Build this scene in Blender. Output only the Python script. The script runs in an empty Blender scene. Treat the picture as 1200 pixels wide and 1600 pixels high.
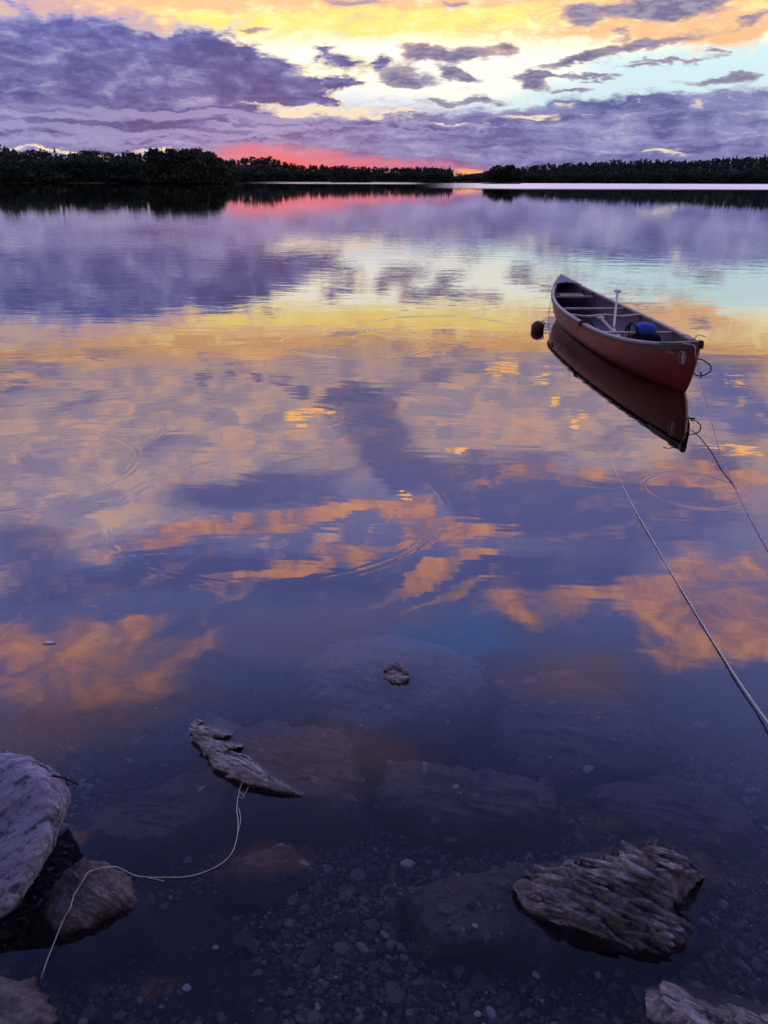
import bpy, bmesh, math, random
import numpy as np
from mathutils import Vector, Matrix, noise as mnoise

scene = bpy.context.scene
COL = scene.collection

# ------------------------------------------------------------------ camera
H = 1.75                       # eye height above the water, metres
F = 1200.0                     # focal length in photo pixels (photo is 1200 x 1600)
PITCH = math.radians(23.33)
ROLL = math.radians(0.19)
fwd = Vector((0, math.cos(PITCH), -math.sin(PITCH)))
rt0 = Vector((1, 0, 0)); up0 = rt0.cross(fwd)
rt = rt0 * math.cos(ROLL) + up0 * math.sin(ROLL)
up = up0 * math.cos(ROLL) - rt0 * math.sin(ROLL)
cam_d = bpy.data.cameras.new('camera'); cam = bpy.data.objects.new('camera', cam_d); COL.objects.link(cam)
M = Matrix((rt, up, -fwd)).transposed().to_4x4(); M.translation = Vector((0, 0, H))
cam.matrix_world = M
cam_d.sensor_fit = 'VERTICAL'; cam_d.sensor_height = 36.0; cam_d.lens = 36.0 * F / 1600.0
cam_d.clip_start = 0.05; cam_d.clip_end = 60000
scene.camera = cam
scene.view_settings.view_transform = 'Standard'; scene.view_settings.look = 'None'
scene.view_settings.exposure = 0.0; scene.view_settings.gamma = 1.0
scene.view_settings.use_curve_mapping = False
scene.cycles.max_bounces = 10; scene.cycles.transparent_max_bounces = 16
scene.cycles.caustics_refractive = False; scene.cycles.caustics_reflective = False
scene.cycles.use_adaptive_sampling = True; scene.cycles.adaptive_threshold = 0.02; scene.cycles.adaptive_min_samples = 16

def ray(x, y):
    return (fwd + rt * ((x - 600) / F) + up * ((800 - y) / F))
def px_z(x, y, z=0.0):
    d = ray(x, y); t = (z - H) / d.z
    return Vector((d.x * t, d.y * t, z))
def px_y(x, y, Y):
    d = ray(x, y); t = Y / d.y
    return Vector((d.x * t, Y, H + d.z * t))
def px_azel(x, y):
    d = ray(x, y).normalized()
    return math.degrees(math.atan2(d.x, d.y)), math.degrees(math.asin(d.z))
def lin(h):
    h = h.lstrip('#'); o = []
    for i in (0, 2, 4):
        c = int(h[i:i+2], 16) / 255.0
        o.append(c / 12.92 if c <= 0.04045 else ((c + 0.055) / 1.055) ** 2.4)
    return o
# ------------------------------------------------------------------ node helpers
class G:
    def __init__(s, tree): s.t = tree; s.n = tree.nodes; s.l = tree.links
    def put(s, sock, v):
        if isinstance(v, bpy.types.NodeSocket): s.l.new(v, sock)
        elif v is not None:
            if hasattr(sock.default_value, '__len__') and not hasattr(v, '__len__'): v = [v] * len(sock.default_value)
            if hasattr(v, '__len__') and len(sock.default_value) == 4 and len(v) == 3: v = list(v) + [1.0]
            sock.default_value = v
    def m(s, op, a, b=None, c=None, clamp=False):
        n = s.n.new('ShaderNodeMath'); n.operation = op; n.use_clamp = clamp
        for i, v in enumerate((a, b, c)):
            if v is not None: s.put(n.inputs[i], v)
        return n.outputs[0]
    def v(s, op, a, b=None, c=None, out=0):
        n = s.n.new('ShaderNodeVectorMath'); n.operation = op
        for i, x in enumerate((a, b, c)):
            if x is not None: s.put(n.inputs[i], x)
        return n.outputs[out]
    def add(s, *a):
        r = a[0]
        for x in a[1:]: r = s.m('ADD', r, x)
        return r
    def mul(s, *a):
        r = a[0]
        for x in a[1:]: r = s.m('MULTIPLY', r, x)
        return r
    def xyz(s, x, y, z):
        n = s.n.new('ShaderNodeCombineXYZ'); s.put(n.inputs[0], x); s.put(n.inputs[1], y); s.put(n.inputs[2], z); return n.outputs[0]
    def sep(s, v):
        n = s.n.new('ShaderNodeSeparateXYZ'); s.put(n.inputs[0], v); return n.outputs
    def step(s, x, a, b, lo=0.0, hi=1.0):
        n = s.n.new('ShaderNodeMapRange'); n.interpolation_type = 'SMOOTHSTEP'
        for i, q in enumerate((x, a, b, lo, hi)): s.put(n.inputs[i], q)
        return n.outputs[0]
    def maprange(s, x, a, b, lo=0.0, hi=1.0):
        n = s.n.new('ShaderNodeMapRange'); n.clamp = True
        for i, q in enumerate((x, a, b, lo, hi)): s.put(n.inputs[i], q)
        return n.outputs[0]
    def noise(s, vec, scale, detail=4, rough=0.5, dist=0.0, color=False):
        n = s.n.new('ShaderNodeTexNoise'); s.put(n.inputs['Vector'], vec)
        n.inputs['Scale'].default_value = scale; n.inputs['Detail'].default_value = detail
        n.inputs['Roughness'].default_value = rough; n.inputs['Distortion'].default_value = dist
        return n.outputs['Color' if color else 'Fac']
    def voronoi(s, vec, scale, feature='F1', out='Distance'):
        n = s.n.new('ShaderNodeTexVoronoi'); n.feature = feature; s.put(n.inputs['Vector'], vec); n.inputs['Scale'].default_value = scale
        return n.outputs[out]
    def mix(s, f, a, b):
        n = s.n.new('ShaderNodeMix'); n.data_type = 'RGBA'; n.clamp_factor = True
        s.put(n.inputs[0], f); s.put(n.inputs[6], a); s.put(n.inputs[7], b); return n.outputs[2]
    def mixf(s, f, a, b):
        n = s.n.new('ShaderNodeMix'); n.data_type = 'FLOAT'; s.put(n.inputs[0], f); s.put(n.inputs[2], a); s.put(n.inputs[3], b); return n.outputs[0]
    def ramp(s, f, stops):
        n = s.n.new('ShaderNodeValToRGB'); e = n.color_ramp.elements
        for i, (p, c) in enumerate(stops):
            el = e[i] if i < 2 else e.new(p)
            el.position = p; el.color = list(c) + [1.0] if hasattr(c, '__len__') else (c, c, c, 1)
        s.put(n.inputs[0], f); return n.outputs[0]
    def bump(s, h, strength=1.0, dist=0.01, normal=None):
        n = s.n.new('ShaderNodeBump'); n.inputs['Strength'].default_value = strength; n.inputs['Distance'].default_value = dist
        s.put(n.inputs['Height'], h)
        if normal is not None: s.put(n.inputs['Normal'], normal)
        return n.outputs[0]

# ------------------------------------------------------------------ sky (world)
world = bpy.data.worlds.new('World'); scene.world = world; world.use_nodes = True
nt = world.node_tree; nt.nodes.clear(); g = G(nt)
tc = nt.nodes.new('ShaderNodeTexCoord')
D = tc.outputs['Generated']
dx, dy, dz = g.sep(D)
AZ = g.m('MULTIPLY', g.m('ARCTAN2', dx, dy), 57.29578)
ELR = g.m('MULTIPLY', g.m('ARCSINE', dz), 57.29578)
EL = g.m('MAXIMUM', ELR, 0.0)
V0 = g.xyz(AZ, EL, 0.0)
HI = g.step(EL, 10.0, 12.0)                     # 0 near the horizon, 1 overhead
plane = g.v('DIVIDE', g.xyz(dx, dy, 0.0), g.xyz(*[g.m('ADD', g.m('MAXIMUM', dz, 0.0), 0.16)] * 3))
PLO = g.v('MULTIPLY', V0, (0.30, 0.80, 1.0))
class Air: pass
LO, UP = Air(), Air()
# domain warp and edge noise, one set for the horizon band and one for the higher sky
LO.V = g.v('ADD', V0, g.v('MULTIPLY', g.v('SUBTRACT', g.noise(PLO, 1.0, 5, 0.62, color=True), (0.5, 0.5, 0.5)), (4.2, 1.9, 0)))
LO.FB = g.m('SUBTRACT', g.noise(g.v('MULTIPLY', V0, (0.60, 1.45, 1.0)), 1.0, 8, 0.60, 0.6), 0.5)
LO.FINE = g.m('SUBTRACT', g.noise(g.v('MULTIPLY', V0, (0.9, 4.2, 1.0)), 1.0, 4, 0.6), 0.5)
LO.BIG = g.m('SUBTRACT', g.noise(g.v('MULTIPLY', LO.V, (0.15, 0.48, 1.0)), 1.0, 6, 0.6), 0.5)
UP.V = g.v('ADD', V0, g.v('MULTIPLY', g.v('SUBTRACT', g.noise(plane, 3.2, 5, 0.62, color=True), (0.5, 0.5, 0.5)), (9.0, 5.5, 0)))
UP.FB = g.m('SUBTRACT', g.noise(plane, 4.2, 6, 0.60, 0.4), 0.5)
UP.FINE = g.m('SUBTRACT', g.noise(plane, 11.0, 4, 0.6, 0.6), 0.5)
LO.STR = g.m('SUBTRACT', g.noise(g.v('MULTIPLY', LO.V, (0.11, 1.7, 1.0)), 1.0, 5, 0.6), 0.5)      # level streaks near the horizon
UP.STR = g.m('SUBTRACT', g.noise(g.xyz(g.m('ADD', g.mul(AZ, .95 * .07), g.mul(EL, -.31 * .07)), g.m('ADD', g.mul(AZ, .31 * .42), g.mul(EL, .95 * .42)), 0.0), 1.0, 7, 0.62, 0.8), 0.5)   # slanting wisps overhead
AIR = LO
BASE = [(0, '8C80B8'), (1.6, '8684BC'), (3.2, '9C9CCC'), (4.6, 'DDE6F2'), (6.2, 'F6FCFB'), (7.8, 'FFF8D8'), (8.9, 'FFE6A4'),
    (10.4, 'E6AC74'), (11.6, 'C2967C'), (13.6, 'A88C88'), (18, '9A8284'), (22, '726C90'), (27, '565A8C'), (33, '4D5484'),
    (40, '3B406C'), (52, '2E345E'), (90, '2A305C')]
def base_sky(amp): return g.ramp(g.m('DIVIDE', g.add(EL, g.m('MULTIPLY', AIR.FB, amp)), 90.0), [(e / 90.0, lin(c)) for e, c in BASE])

def splat(spec):
    x, y, sx, sy = spec[:4]; r = math.radians(spec[4]) if len(spec) > 4 else 0.0; w = spec[5] if len(spec) > 5 else 1.0
    s = 1 if y < 286 else -1
    def q(a, b):
        az, el = px_azel(a, b); return np.array((az, s * el))
    c = q(x, y); k = math.cos(math.radians(c[1]))
    e = 4.0
    J = np.column_stack(((q(x + e, y) - q(x - e, y)) / (2 * e), (q(x, y + e) - q(x, y - e)) / (2 * e)))
    a1 = J @ np.array((math.cos(r), math.sin(r))) * sx
    a2 = J @ np.array((-math.sin(r), math.cos(r))) * sy
    l1, l2 = np.linalg.norm(a1), np.linalg.norm(a2)
    if abs(r) < 1e-6:
        q_ = g.v('MULTIPLY_ADD', AIR.V, (1 / l1, 1 / l2, 0), (-c[0] / l1, -c[1] / l2, 0))
        d2 = g.v('DOT_PRODUCT', q_, q_, out=1)
    else:
        A = a1 / l1 ** 2; B = np.array((-a1[1], a1[0])) / (l1 * l2)
        u_ = g.m('ADD', g.v('DOT_PRODUCT', AIR.V, (A[0], A[1], 0), out=1), -float(A @ c))
        v_ = g.m('ADD', g.v('DOT_PRODUCT', AIR.V, (B[0], B[1], 0), out=1), -float(B @ c))
        d2 = g.m('MULTIPLY_ADD', u_, u_, g.m('MULTIPLY', v_, v_))
    return g.m('POWER', 0.36788, d2), w
def cover(splats):
    acc = 0.0
    for p in splats:                      # one running sum keeps the shader stack small
        e, w = splat(p); acc = g.m('MULTIPLY_ADD', e, w, acc)
    return acc
def layer(prev, splats, color, thr=0.5, soft=0.25, namp=1.0, fine=0.25, op=1.0, streak=0.0):
    c = g.add(cover(splats), g.m('MULTIPLY', AIR.STR, streak), g.m('MULTIPLY', AIR.FB, namp), g.m('MULTIPLY', AIR.FINE, fine))
    a = g.m('MULTIPLY', g.step(c, thr - soft, thr + soft), op)
    return g.mix(a, prev, color if isinstance(color, bpy.types.NodeSocket) else lin(color)), a, c

GAIN = [(0, 1.0), (8, 1.05), (10, 1.25), (12, 1.9), (14, 2.3), (18, 3.2), (25, 6.2), (30, 8.4), (37, 11.0), (45, 11.0), (60, 8.0), (90, 5.0)]
sky = base_sky(2.2)
# pale cyan clear air on the right, white core in the middle
sky, _, _ = layer(sky, [(1010, 128, 260, 42), (1180, 110, 160, 40), (860, 150, 120, 26)], 'D3EEF4', .45, .35, .35, .1)
sky, _, _ = layer(sky, [(640, 118, 150, 40), (800, 110, 120, 30), (520, 92, 110, 24)], 'FFFFF4', .45, .35, .5, .2)
# golden high cloud along the top
sky, _, _ = layer(sky, [(470, 22, 190, 26), (330, 44, 110, 20), (620, 40, 130, 14), (760, 22, 120, 20), (340, 128, 45, 14)], 'FFDD80', .55, .42, 1.0, .4)
sky, _, _ = layer(sky, [(90, 22, 130, 34), (210, 42, 90, 18), (1000, 48, 190, 20), (1150, 40, 90, 30), (700, 3, 200, 10), (380, 8, 160, 12)], 'F0BC8C', .52, .36, 1.1, .4)
mot = g.add(g.m('MULTIPLY', LO.BIG, 1.4), g.m('MULTIPLY', LO.FB, 1.6), g.m('MULTIPLY', LO.FINE, .5))
sky = g.mix(g.m('MULTIPLY', g.mul(g.step(mot, -.02, .34), g.step(EL, 7.6, 9.2)), .75), sky, g.mix(g.step(AZ, -16.0, 12.0), lin('E3A888'), lin('E6B48E')))
sky = g.mix(g.m('MULTIPLY', g.mul(g.step(mot, -.05, -.40), g.step(EL, 7.8, 9.0)), .6), sky, lin('FFEFB8'))
sky, _, _ = layer(sky, [(20, 20, 200, 44), (200, 46, 90, 16), (-200, 30, 200, 50)], 'BE9CAC', .46, .36, 1.0, .4, .8)
# lavender band of low cloud
lav = g.ramp(g.add(.5, g.m('MULTIPLY', LO.BIG, 1.5), g.m('MULTIPLY', LO.FB, .6), g.m('MULTIPLY', LO.STR, 1.1), g.m('MULTIPLY', LO.FINE, .2)), [(0.28, lin('5A5E9A')), (0.46, lin('7A7CB2')), (0.6, lin('8A8CBE')), (0.78, lin('B0ACCE'))])
sky, alow, clow = layer(sky, [(-300, 200, 300, 80), (1500, 200, 300, 60), (120, 205, 420, 62), (520, 226, 250, 36), (760, 226, 300, 40), (1080, 205, 230, 46), (940, 186, 150, 26),
                         (620, 190, 110, 7), (1200, 180, 90, 30), (1040, 168, 60, 16)], lav, .48, .28, .85, .8)
sky, _, _ = layer(sky, [(350, 175, 130, 6, -3), (420, 160, 90, 5), (470, 174, 60, 5), (20, 178, 30, 8), (10, 205, 25, 5), (1035, 236, 40, 4), (20, 239, 60, 2.5), (140, 241, 70, 2.5),
                         (250, 237, 50, 4), (830, 180, 60, 4), (700, 190, 40, 3), (450, 176, 70, 4, 3), (540, 170, 60, 3), (610, 176, 70, 3), (500, 184, 60, 2.5)], 'F8E4C6', .52, .34, .7, .5, .9)
# bright lining then the violet cumulus bank
bank = [(-160, 110, 190, 80), (-420, 120, 260, 80), (60, 120, 170, 64), (230, 128, 140, 60), (370, 138, 120, 52, 8), (455, 128, 70, 17, 12), (440, 150, 60, 7), (500, 154, 60, 6), (150, 76, 60, 34), (330, 96, 50, 30, 25), (90, 60, 60, 26),
        (255, 88, 40, 30), (400, 112, 60, 26, 20), (30, 90, 60, 50), (540, 128, 55, 7, 5), (120, 180, 200, 30), (300, 188, 180, 18), (215, 95, 40, 40),
        (200, 64, 30, 11, 0, -.7), (292, 104, 12, 16, 20, -.5), (345, 128, 40, 12, 0, -.35), (60, 40, 60, 10, 0, -.3), (470, 172, 90, 6, 3, -.7), (570, 148, 80, 9, 2, -.8), (400, 164, 60, 4, 0, -.5), (360, 100, 26, 10, 20, -.3), (525, 93, 36, 15, 12), (588, 97, 22, 14), (570, 187, 90, 7), (700, 198, 90, 6)]
cb = g.add(cover(bank), g.m('MULTIPLY', LO.FB, 1.9), g.m('MULTIPLY', LO.BIG, .6), g.m('MULTIPLY', LO.FINE, .75))
sky = g.mix(g.step(cb, .16, .52), sky, g.mix(g.mul(g.step(AZ, -20.0, -4.0), g.step(EL, 3.2, 5.2)), lin('9090C2'), lin('FFF0CC')))
vio = g.ramp(g.add(.5, g.m('MULTIPLY', LO.BIG, -1.7), g.m('MULTIPLY', LO.FB, -1.0), g.mul(LO.STR, g.step(EL, 7.0, 3.5), 1.3), g.m('MULTIPLY', LO.FINE, .2)), [(0.25, lin('444A88')), (0.42, lin('565A9A')), (0.58, lin('6C6EAC')), (0.72, lin('8A88BA')), (0.88, lin('A6A2C8'))])
sky = g.mix(g.step(cb, .34, .90), sky, vio)
sky, _, _ = layer(sky, [(200, 172, 160, 7, 3), (60, 196, 120, 6), (420, 182, 110, 6, 2), (160, 210, 40, 8), (330, 179, 160, 5), (90, 181, 140, 4), (260, 206, 200, 5), (60, 222, 160, 5), (430, 197, 120, 4)], '9E9CCA', .54, .36, .8, .5, .7, .8)
# small separate clouds over the clear part
small = [(722, 82, 78, 13, -4), (800, 66, 26, 10), (690, 92, 50, 10), (655, 80, 24, 8), (706, 115, 19, 10, 15), (730, 123, 26, 8, 10), (846, 132, 24, 12, 8), (838, 128, 14, 9), (1062, 60, 62, 9, -12), (990, 76, 40, 9, -18),
         (880, 96, 60, 8, -12), (925, 86, 40, 8, -8), (985, 8, 110, 18), (1085, 10, 60, 18), (1020, 24, 70, 12), (915, 34, 30, 9), (920, 14, 30, 8), (715, 3, 26, 8), (545, 3, 70, 8),
         (962, 58, 24, 9), (1160, 116, 28, 10, 8), (1120, 128, 60, 8), (1050, 94, 70, 4), (1010, 104, 50, 4), (1115, 80, 10, 6), (755, 154, 30, 6), (690, 160, 60, 6), (620, 115, 40, 16), (640, 128, 40, 10), (400, 52, 40, 7), (900, 142, 30, 5), (1170, 28, 40, 7, -30), (850, 118, 60, 4), (930, 120, 40, 4)]
cs = g.add(cover(small), g.m('MULTIPLY', LO.FB, 1.3), g.m('MULTIPLY', LO.FINE, .6))
sky = g.mix(g.step(cs, .30, .84), sky, g.mix(g.step(EL, 6.0, 8.5), lin('A7A2B8'), lin('C8A498')))
sky = g.mix(g.m('MULTIPLY', g.step(cs, .56, 1.25), .9), sky, g.mix(g.step(g.add(LO.FB, LO.FINE), -.12, .16), lin('62628E'), lin('908AA4')))
# afterglow where the sun went down
sky, _, _ = layer(sky, [(430, 256, 130, 34), (580, 264, 200, 15), (370, 250, 60, 18)], 'DA7088', .62, .48, .35, .2, .82)
sky, _, _ = layer(sky, [(430, 260, 80, 18), (730, 273, 34, 5), (500, 267, 90, 8)], 'F45A56', .74, .52, .4, .3, .85)
sky, _, _ = layer(sky, [(730, 273, 50, 6)], 'FFB070', .55, .40, .3, .2, .9)
# ---- higher sky, which the photo only shows mirrored in the lake
low_sky = sky
AIR = UP
sky = base_sky(7.0)
sky, _, _ = layer(sky, [(560, 505, 330, 32), (300, 500, 170, 30), (760, 520, 170, 36), (1000, 490, 190, 26), (230, 470, 40, 14), (420, 530, 160, 22)], 'E2A870', .52, .34, .9, .5, .85)
sky, _, _ = layer(sky, [(60, 520, 90, 12), (30, 570, 60, 9), (60, 495, 60, 10)], 'D08C78', .45, .25, .7, .4)
sky, _, _ = layer(sky, [(110, 550, 110, 13, -3), (40, 600, 70, 22), (590, 525, 40, 10), (40, 500, 130, 10), (180, 512, 60, 7), (-60, 540, 120, 30), (1010, 545, 90, 20), (1140, 560, 80, 34), (1150, 640, 90, 40), (330, 552, 40, 5), (170, 500, 40, 8), (840, 580, 60, 22), (60, 730, 90, 50), (1120, 500, 60, 10), (720, 545, 60, 7)], '666694', .46, .24, .6, .4)
mau = g.mix(g.step(g.add(UP.FINE, UP.FB), -.16, .22), lin('857A92'), lin('B4938A'))
sky, _, _ = layer(sky, [(300, 620, 210, 60), (520, 590, 170, 40), (200, 690, 190, 60), (420, 700, 120, 40), (780, 650, 210, 60), (1000, 700, 170, 40), (250, 770, 90, 60), (120, 790, 130, 70), (60, 660, 120, 60), (640, 620, 200, 50), (900, 600, 150, 30), (700, 590, 150, 40)], mau, .44, .34, .7, .5, .85, .5)
wisp = g.mul(g.step(EL, 11.0, 13.5), g.step(EL, 34.0, 24.0))
sky = g.mix(g.m('MULTIPLY', g.mul(wisp, g.step(g.add(UP.STR, g.m('MULTIPLY', UP.FINE, .7)), .02, .24)), .75), sky, lin('C49684'))
sky = g.mix(g.m('MULTIPLY', g.mul(wisp, g.step(g.add(UP.STR, g.m('MULTIPLY', UP.FB, .7)), -.03, -.24)), .7), sky, lin('5E5C86'))
sky, _, _ = layer(sky, [(600, 680, 52, 46), (575, 630, 34, 24), (530, 620, 26, 20), (640, 715, 40, 24), (610, 740, 34, 30), (322, 587, 9, 16, 0, .9), (372, 577, 14, 16, 0, .9), (408, 585, 9, 14, 0, .9), (450, 605, 20, 14),
                         (740, 745, 60, 40), (800, 770, 110, 50), (900, 800, 130, 60), (1050, 800, 150, 50), (420, 765, 110, 34), (330, 780, 90, 30), (960, 900, 60, 40), (1120, 730, 40, 26), (820, 900, 80, 40), (500, 900, 200, 30), (200, 905, 200, 30), (40, 850, 80, 60), (1090, 960, 60, 18)], '464B7E', .52, .40, .8, .6, .78, 1.0)
org = g.ramp(g.add(.5, UP.FB, g.m('MULTIPLY', UP.FINE, 1.4)), [(.30, lin('6E6282')), (.5, lin('9A6E70')), (.76, lin('C28668'))])
sky, _, _ = layer(sky, [(240, 850, 75, 16, -18), (330, 838, 70, 13, -14), (440, 812, 90, 12, -10), (540, 790, 60, 12, -16), (610, 790, 60, 18, -10), (690, 838, 60, 22), (760, 828, 70, 12, -4),
                         (480, 885, 130, 10, -9), (620, 915, 110, 10, -16), (720, 880, 80, 12, -14), (690, 930, 70, 8, -16), (640, 805, 50, 16, 10), (570, 850, 70, 14)], org, .52, .26, .5, .6, .92, 1.8)
sky, _, _ = layer(sky, [(1110, 905, 120, 34, -4), (1180, 960, 60, 30), (1030, 940, 50, 36), (1060, 1000, 50, 40), (1180, 1010, 70, 24), (840, 950, 70, 22), (900, 935, 30, 16), (60, 1010, 110, 26), (130, 1050, 150, 34), (10, 985, 40, 24), (270, 1020, 80, 18), (240, 985, 30, 14), (190, 1085, 120, 24),
                         (1000, 750, 140, 12), (850, 735, 130, 10), (1130, 745, 60, 12)], org, .50, .40, .9, .7, .8, .6)
sky, _, _ = layer(sky, [(490, 668, 16, 7), (490, 640, 50, 7), (905, 648, 20, 5), (838, 630, 9, 6), (900, 672, 14, 4, 20), (1165, 604, 18, 5), (1160, 705, 45, 9), (780, 585, 14, 6), (830, 592, 16, 5), (718, 693, 14, 5), (615, 768, 14, 6)], 'F0AE68', .42, .18, .5, .5, .9)
sky, _, _ = layer(sky, [(720, 968, 60, 26), (640, 985, 60, 20), (700, 995, 90, 20)], '4062A6', .55, .45, .5, .3, .5)
sky, _, _ = layer(sky, [(560, 1000, 120, 40), (400, 1010, 80, 40), (560, 950, 160, 18)], '5F5C88', .5, .35, .5, .3, .6)
sky, _, _ = layer(sky, [(110, 1140, 220, 50), (520, 1190, 160, 50), (420, 1330, 80, 24), (900, 1060, 120, 40)], '6A5260', .50, .45, .8, .4, .6)
# the eastern half and the zenith keep the plain dusk blue; overhead the cloud is lit from below the horizon and brighter
nish = nt.nodes.new('ShaderNodeTexSky'); nish.sky_type = 'NISHITA'; nish.sun_disc = False
nish.sun_elevation = math.radians(1.0); nish.sun_rotation = math.radians(-8.0)
air = g.v('MULTIPLY', nish.outputs[0], (0.006, 0.006, 0.006))
def background(col, lo):
    if lo: k = g.mul(g.step(EL, 5.5, 10.4, 1.0, 1.25), g.step(dy, -0.35, 0.45, 0.26, 1.0))
    else: k = g.mul(g.ramp(g.m('DIVIDE', EL, 90.0), [(e / 90.0, v / 12.0) for e, v in GAIN]), 12.0, g.step(dy, -0.35, 0.45, 0.26, 1.0))
    b = nt.nodes.new('ShaderNodeBackground')
    nt.links.new(g.v('ADD', g.v('MULTIPLY', col, g.xyz(k, k, k)), air), b.inputs['Color']); return b
bl, bu = background(low_sky, True), background(sky, False)
ms = nt.nodes.new('ShaderNodeMixShader'); g.put(ms.inputs[0], HI); nt.links.new(bl.outputs[0], ms.inputs[1]); nt.links.new(bu.outputs[0], ms.inputs[2])
wo = nt.nodes.new('ShaderNodeOutputWorld'); nt.links.new(ms.outputs[0], wo.inputs['Surface'])
world.cycles.sampling_method = 'NONE'

# ------------------------------------------------------------------ general helpers
def tag(o, label=None, cat=None, group=None, kind=None):
    if label: o['label'] = label
    if cat: o['category'] = cat
    if group: o['group'] = group
    if kind: o['kind'] = kind
    return o
def mat(name):
    m = bpy.data.materials.new(name); m.use_nodes = True; m.node_tree.nodes.clear()
    q = G(m.node_tree); out = m.node_tree.nodes.new('ShaderNodeOutputMaterial')
    return m, q, out
def principled(q, out, color, rough=0.6, spec=0.4, normal=None, metal=0.0):
    b = q.n.new('ShaderNodeBsdfPrincipled')
    q.put(b.inputs['Base Color'], color); q.put(b.inputs['Roughness'], rough); q.put(b.inputs['Specular IOR Level'], spec)
    b.inputs['Metallic'].default_value = metal
    if normal is not None: q.put(b.inputs['Normal'], normal)
    q.l.new(b.outputs[0], out.inputs['Surface']); return b
def geo(q): return q.n.new('ShaderNodeNewGeometry')
def mesh_obj(name, verts, faces, m=None, parent=None, smooth=False, edges=()):
    me = bpy.data.meshes.new(name)
    me.from_pydata([tuple(v) for v in verts], list(edges), [tuple(f) for f in faces]); me.update()
    o = bpy.data.objects.new(name, me); COL.objects.link(o)
    if m:
        for k in (m if isinstance(m, (list, tuple)) else [m]): me.materials.append(k)
    if smooth: me.polygons.foreach_set('use_smooth', [True] * len(me.polygons))
    if parent: o.parent = parent
    return o
def np_mesh(name, verts, quads, m=None, smooth=False, parent=None, mat_idx=None):
    """fast mesh from numpy arrays (quads or triangles, all the same size)"""
    me = bpy.data.meshes.new(name); nf, k = quads.shape
    me.vertices.add(len(verts)); me.vertices.foreach_set('co', np.ascontiguousarray(verts, dtype=np.float32).ravel())
    me.loops.add(nf * k); me.loops.foreach_set('vertex_index', np.ascontiguousarray(quads, dtype=np.int32).ravel())
    me.polygons.add(nf); me.polygons.foreach_set('loop_start', np.arange(0, nf * k, k, dtype=np.int32))
    if mat_idx is not None: me.polygons.foreach_set('material_index', np.asarray(mat_idx, dtype=np.int32))
    me.polygons.foreach_set('use_smooth', [smooth] * nf)
    me.update(calc_edges=True); me.validate()
    o = bpy.data.objects.new(name, me); COL.objects.link(o)
    if m:
        for kk in (m if isinstance(m, (list, tuple)) else [m]): me.materials.append(kk)
    if parent: o.parent = parent
    return o
def empty(name, loc=(0, 0, 0)):
    o = bpy.data.objects.new(name, None); o.location = loc; o.empty_display_size = .1; COL.objects.link(o); return o
def grid_faces(nu, nv, wrap_v=False):
    f = []
    for i in range(nu - 1):
        for j in range(nv if wrap_v else nv - 1):
            j2 = (j + 1) % nv
            f.append((i * nv + j, i * nv + j2, (i + 1) * nv + j2, (i + 1) * nv + j))
    return f
def catmull(P, n=8):
    P = [Vector(p) for p in P]; out = []
    for i in range(len(P) - 1):
        p0 = P[i - 1] if i else P[0] * 2 - P[1]; p1, p2 = P[i], P[i + 1]; p3 = P[i + 2] if i + 2 < len(P) else P[-1] * 2 - P[-2]
        for k in range(n):
            t = k / n
            out.append(.5 * (2 * p1 + (p2 - p0) * t + (2 * p0 - 5 * p1 + 4 * p2 - p3) * t * t + (3 * p1 - p0 - 3 * p2 + p3) * t ** 3))
    out.append(P[-1]); return out
def tube_geo(P, r, sides=8, flat=1.0):
    """verts, faces of a capped tube along points P; r number or list; parallel-transported frame"""
    P = [Vector(p) for p in P]; n = len(P); vs = []; fs = []
    T = [(P[min(i + 1, n - 1)] - P[max(i - 1, 0)]).normalized() for i in range(n)]
    ref = Vector((0, 0, 1)) if abs(T[0].z) < .9 else Vector((1, 0, 0))
    N = (ref - T[0] * ref.dot(T[0])).normalized()
    for i in range(n):
        N = (N - T[i] * N.dot(T[i])).normalized(); B = T[i].cross(N)
        rr = r[i] if hasattr(r, '__len__') else r
        for k in range(sides):
            a = 2 * math.pi * k / sides
            vs.append(P[i] + N * (math.cos(a) * rr * flat) + B * (math.sin(a) * rr))
    fs = grid_faces(n, sides, True)
    fs.append(tuple(range(sides))[::-1]); fs.append(tuple((n - 1) * sides + k for k in range(sides)))
    return vs, fs
def tube(name, P, r, m, parent=None, sides=8, flat=1.0):
    v, f = tube_geo(P, r, sides, flat); return mesh_obj(name, v, f, m, parent, True)
def join_geo(parts):
    V_, F_ = [], []
    for v, f in parts:
        o = len(V_); V_ += list(v); F_ += [tuple(i + o for i in q) for q in f]
    return V_, F_
# vectorised gradient-free value noise for sculpting
_rs = np.random.RandomState(11); _perm = _rs.permutation(512); _perm = np.concatenate([_perm] * 4); _val = _rs.rand(2048)
def vnoise(p):
    p = np.asarray(p, float); i = np.floor(p).astype(int); f = p - i; f = f * f * f * (f * (f * 6 - 15) + 10); i = i % 512
    r = 0
    for a in (0, 1):
        for b in (0, 1):
            for c in (0, 1):
                h = _val[_perm[_perm[_perm[(i[..., 0] + a) % 512] + (i[..., 1] + b) % 512] + (i[..., 2] + c) % 512]]
                r = r + h * (f[..., 0] if a else 1 - f[..., 0]) * (f[..., 1] if b else 1 - f[..., 1]) * (f[..., 2] if c else 1 - f[..., 2])
    return r
def fbm(p, oct=5, rough=.5):
    p = np.asarray(p, float); s = 0; a = 1; t = 0
    for k in range(oct):
        s = s + a * (vnoise(p * 2 ** k + 17.3 * k) - .5); t += a; a *= rough
    return s / t * 2

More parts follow.
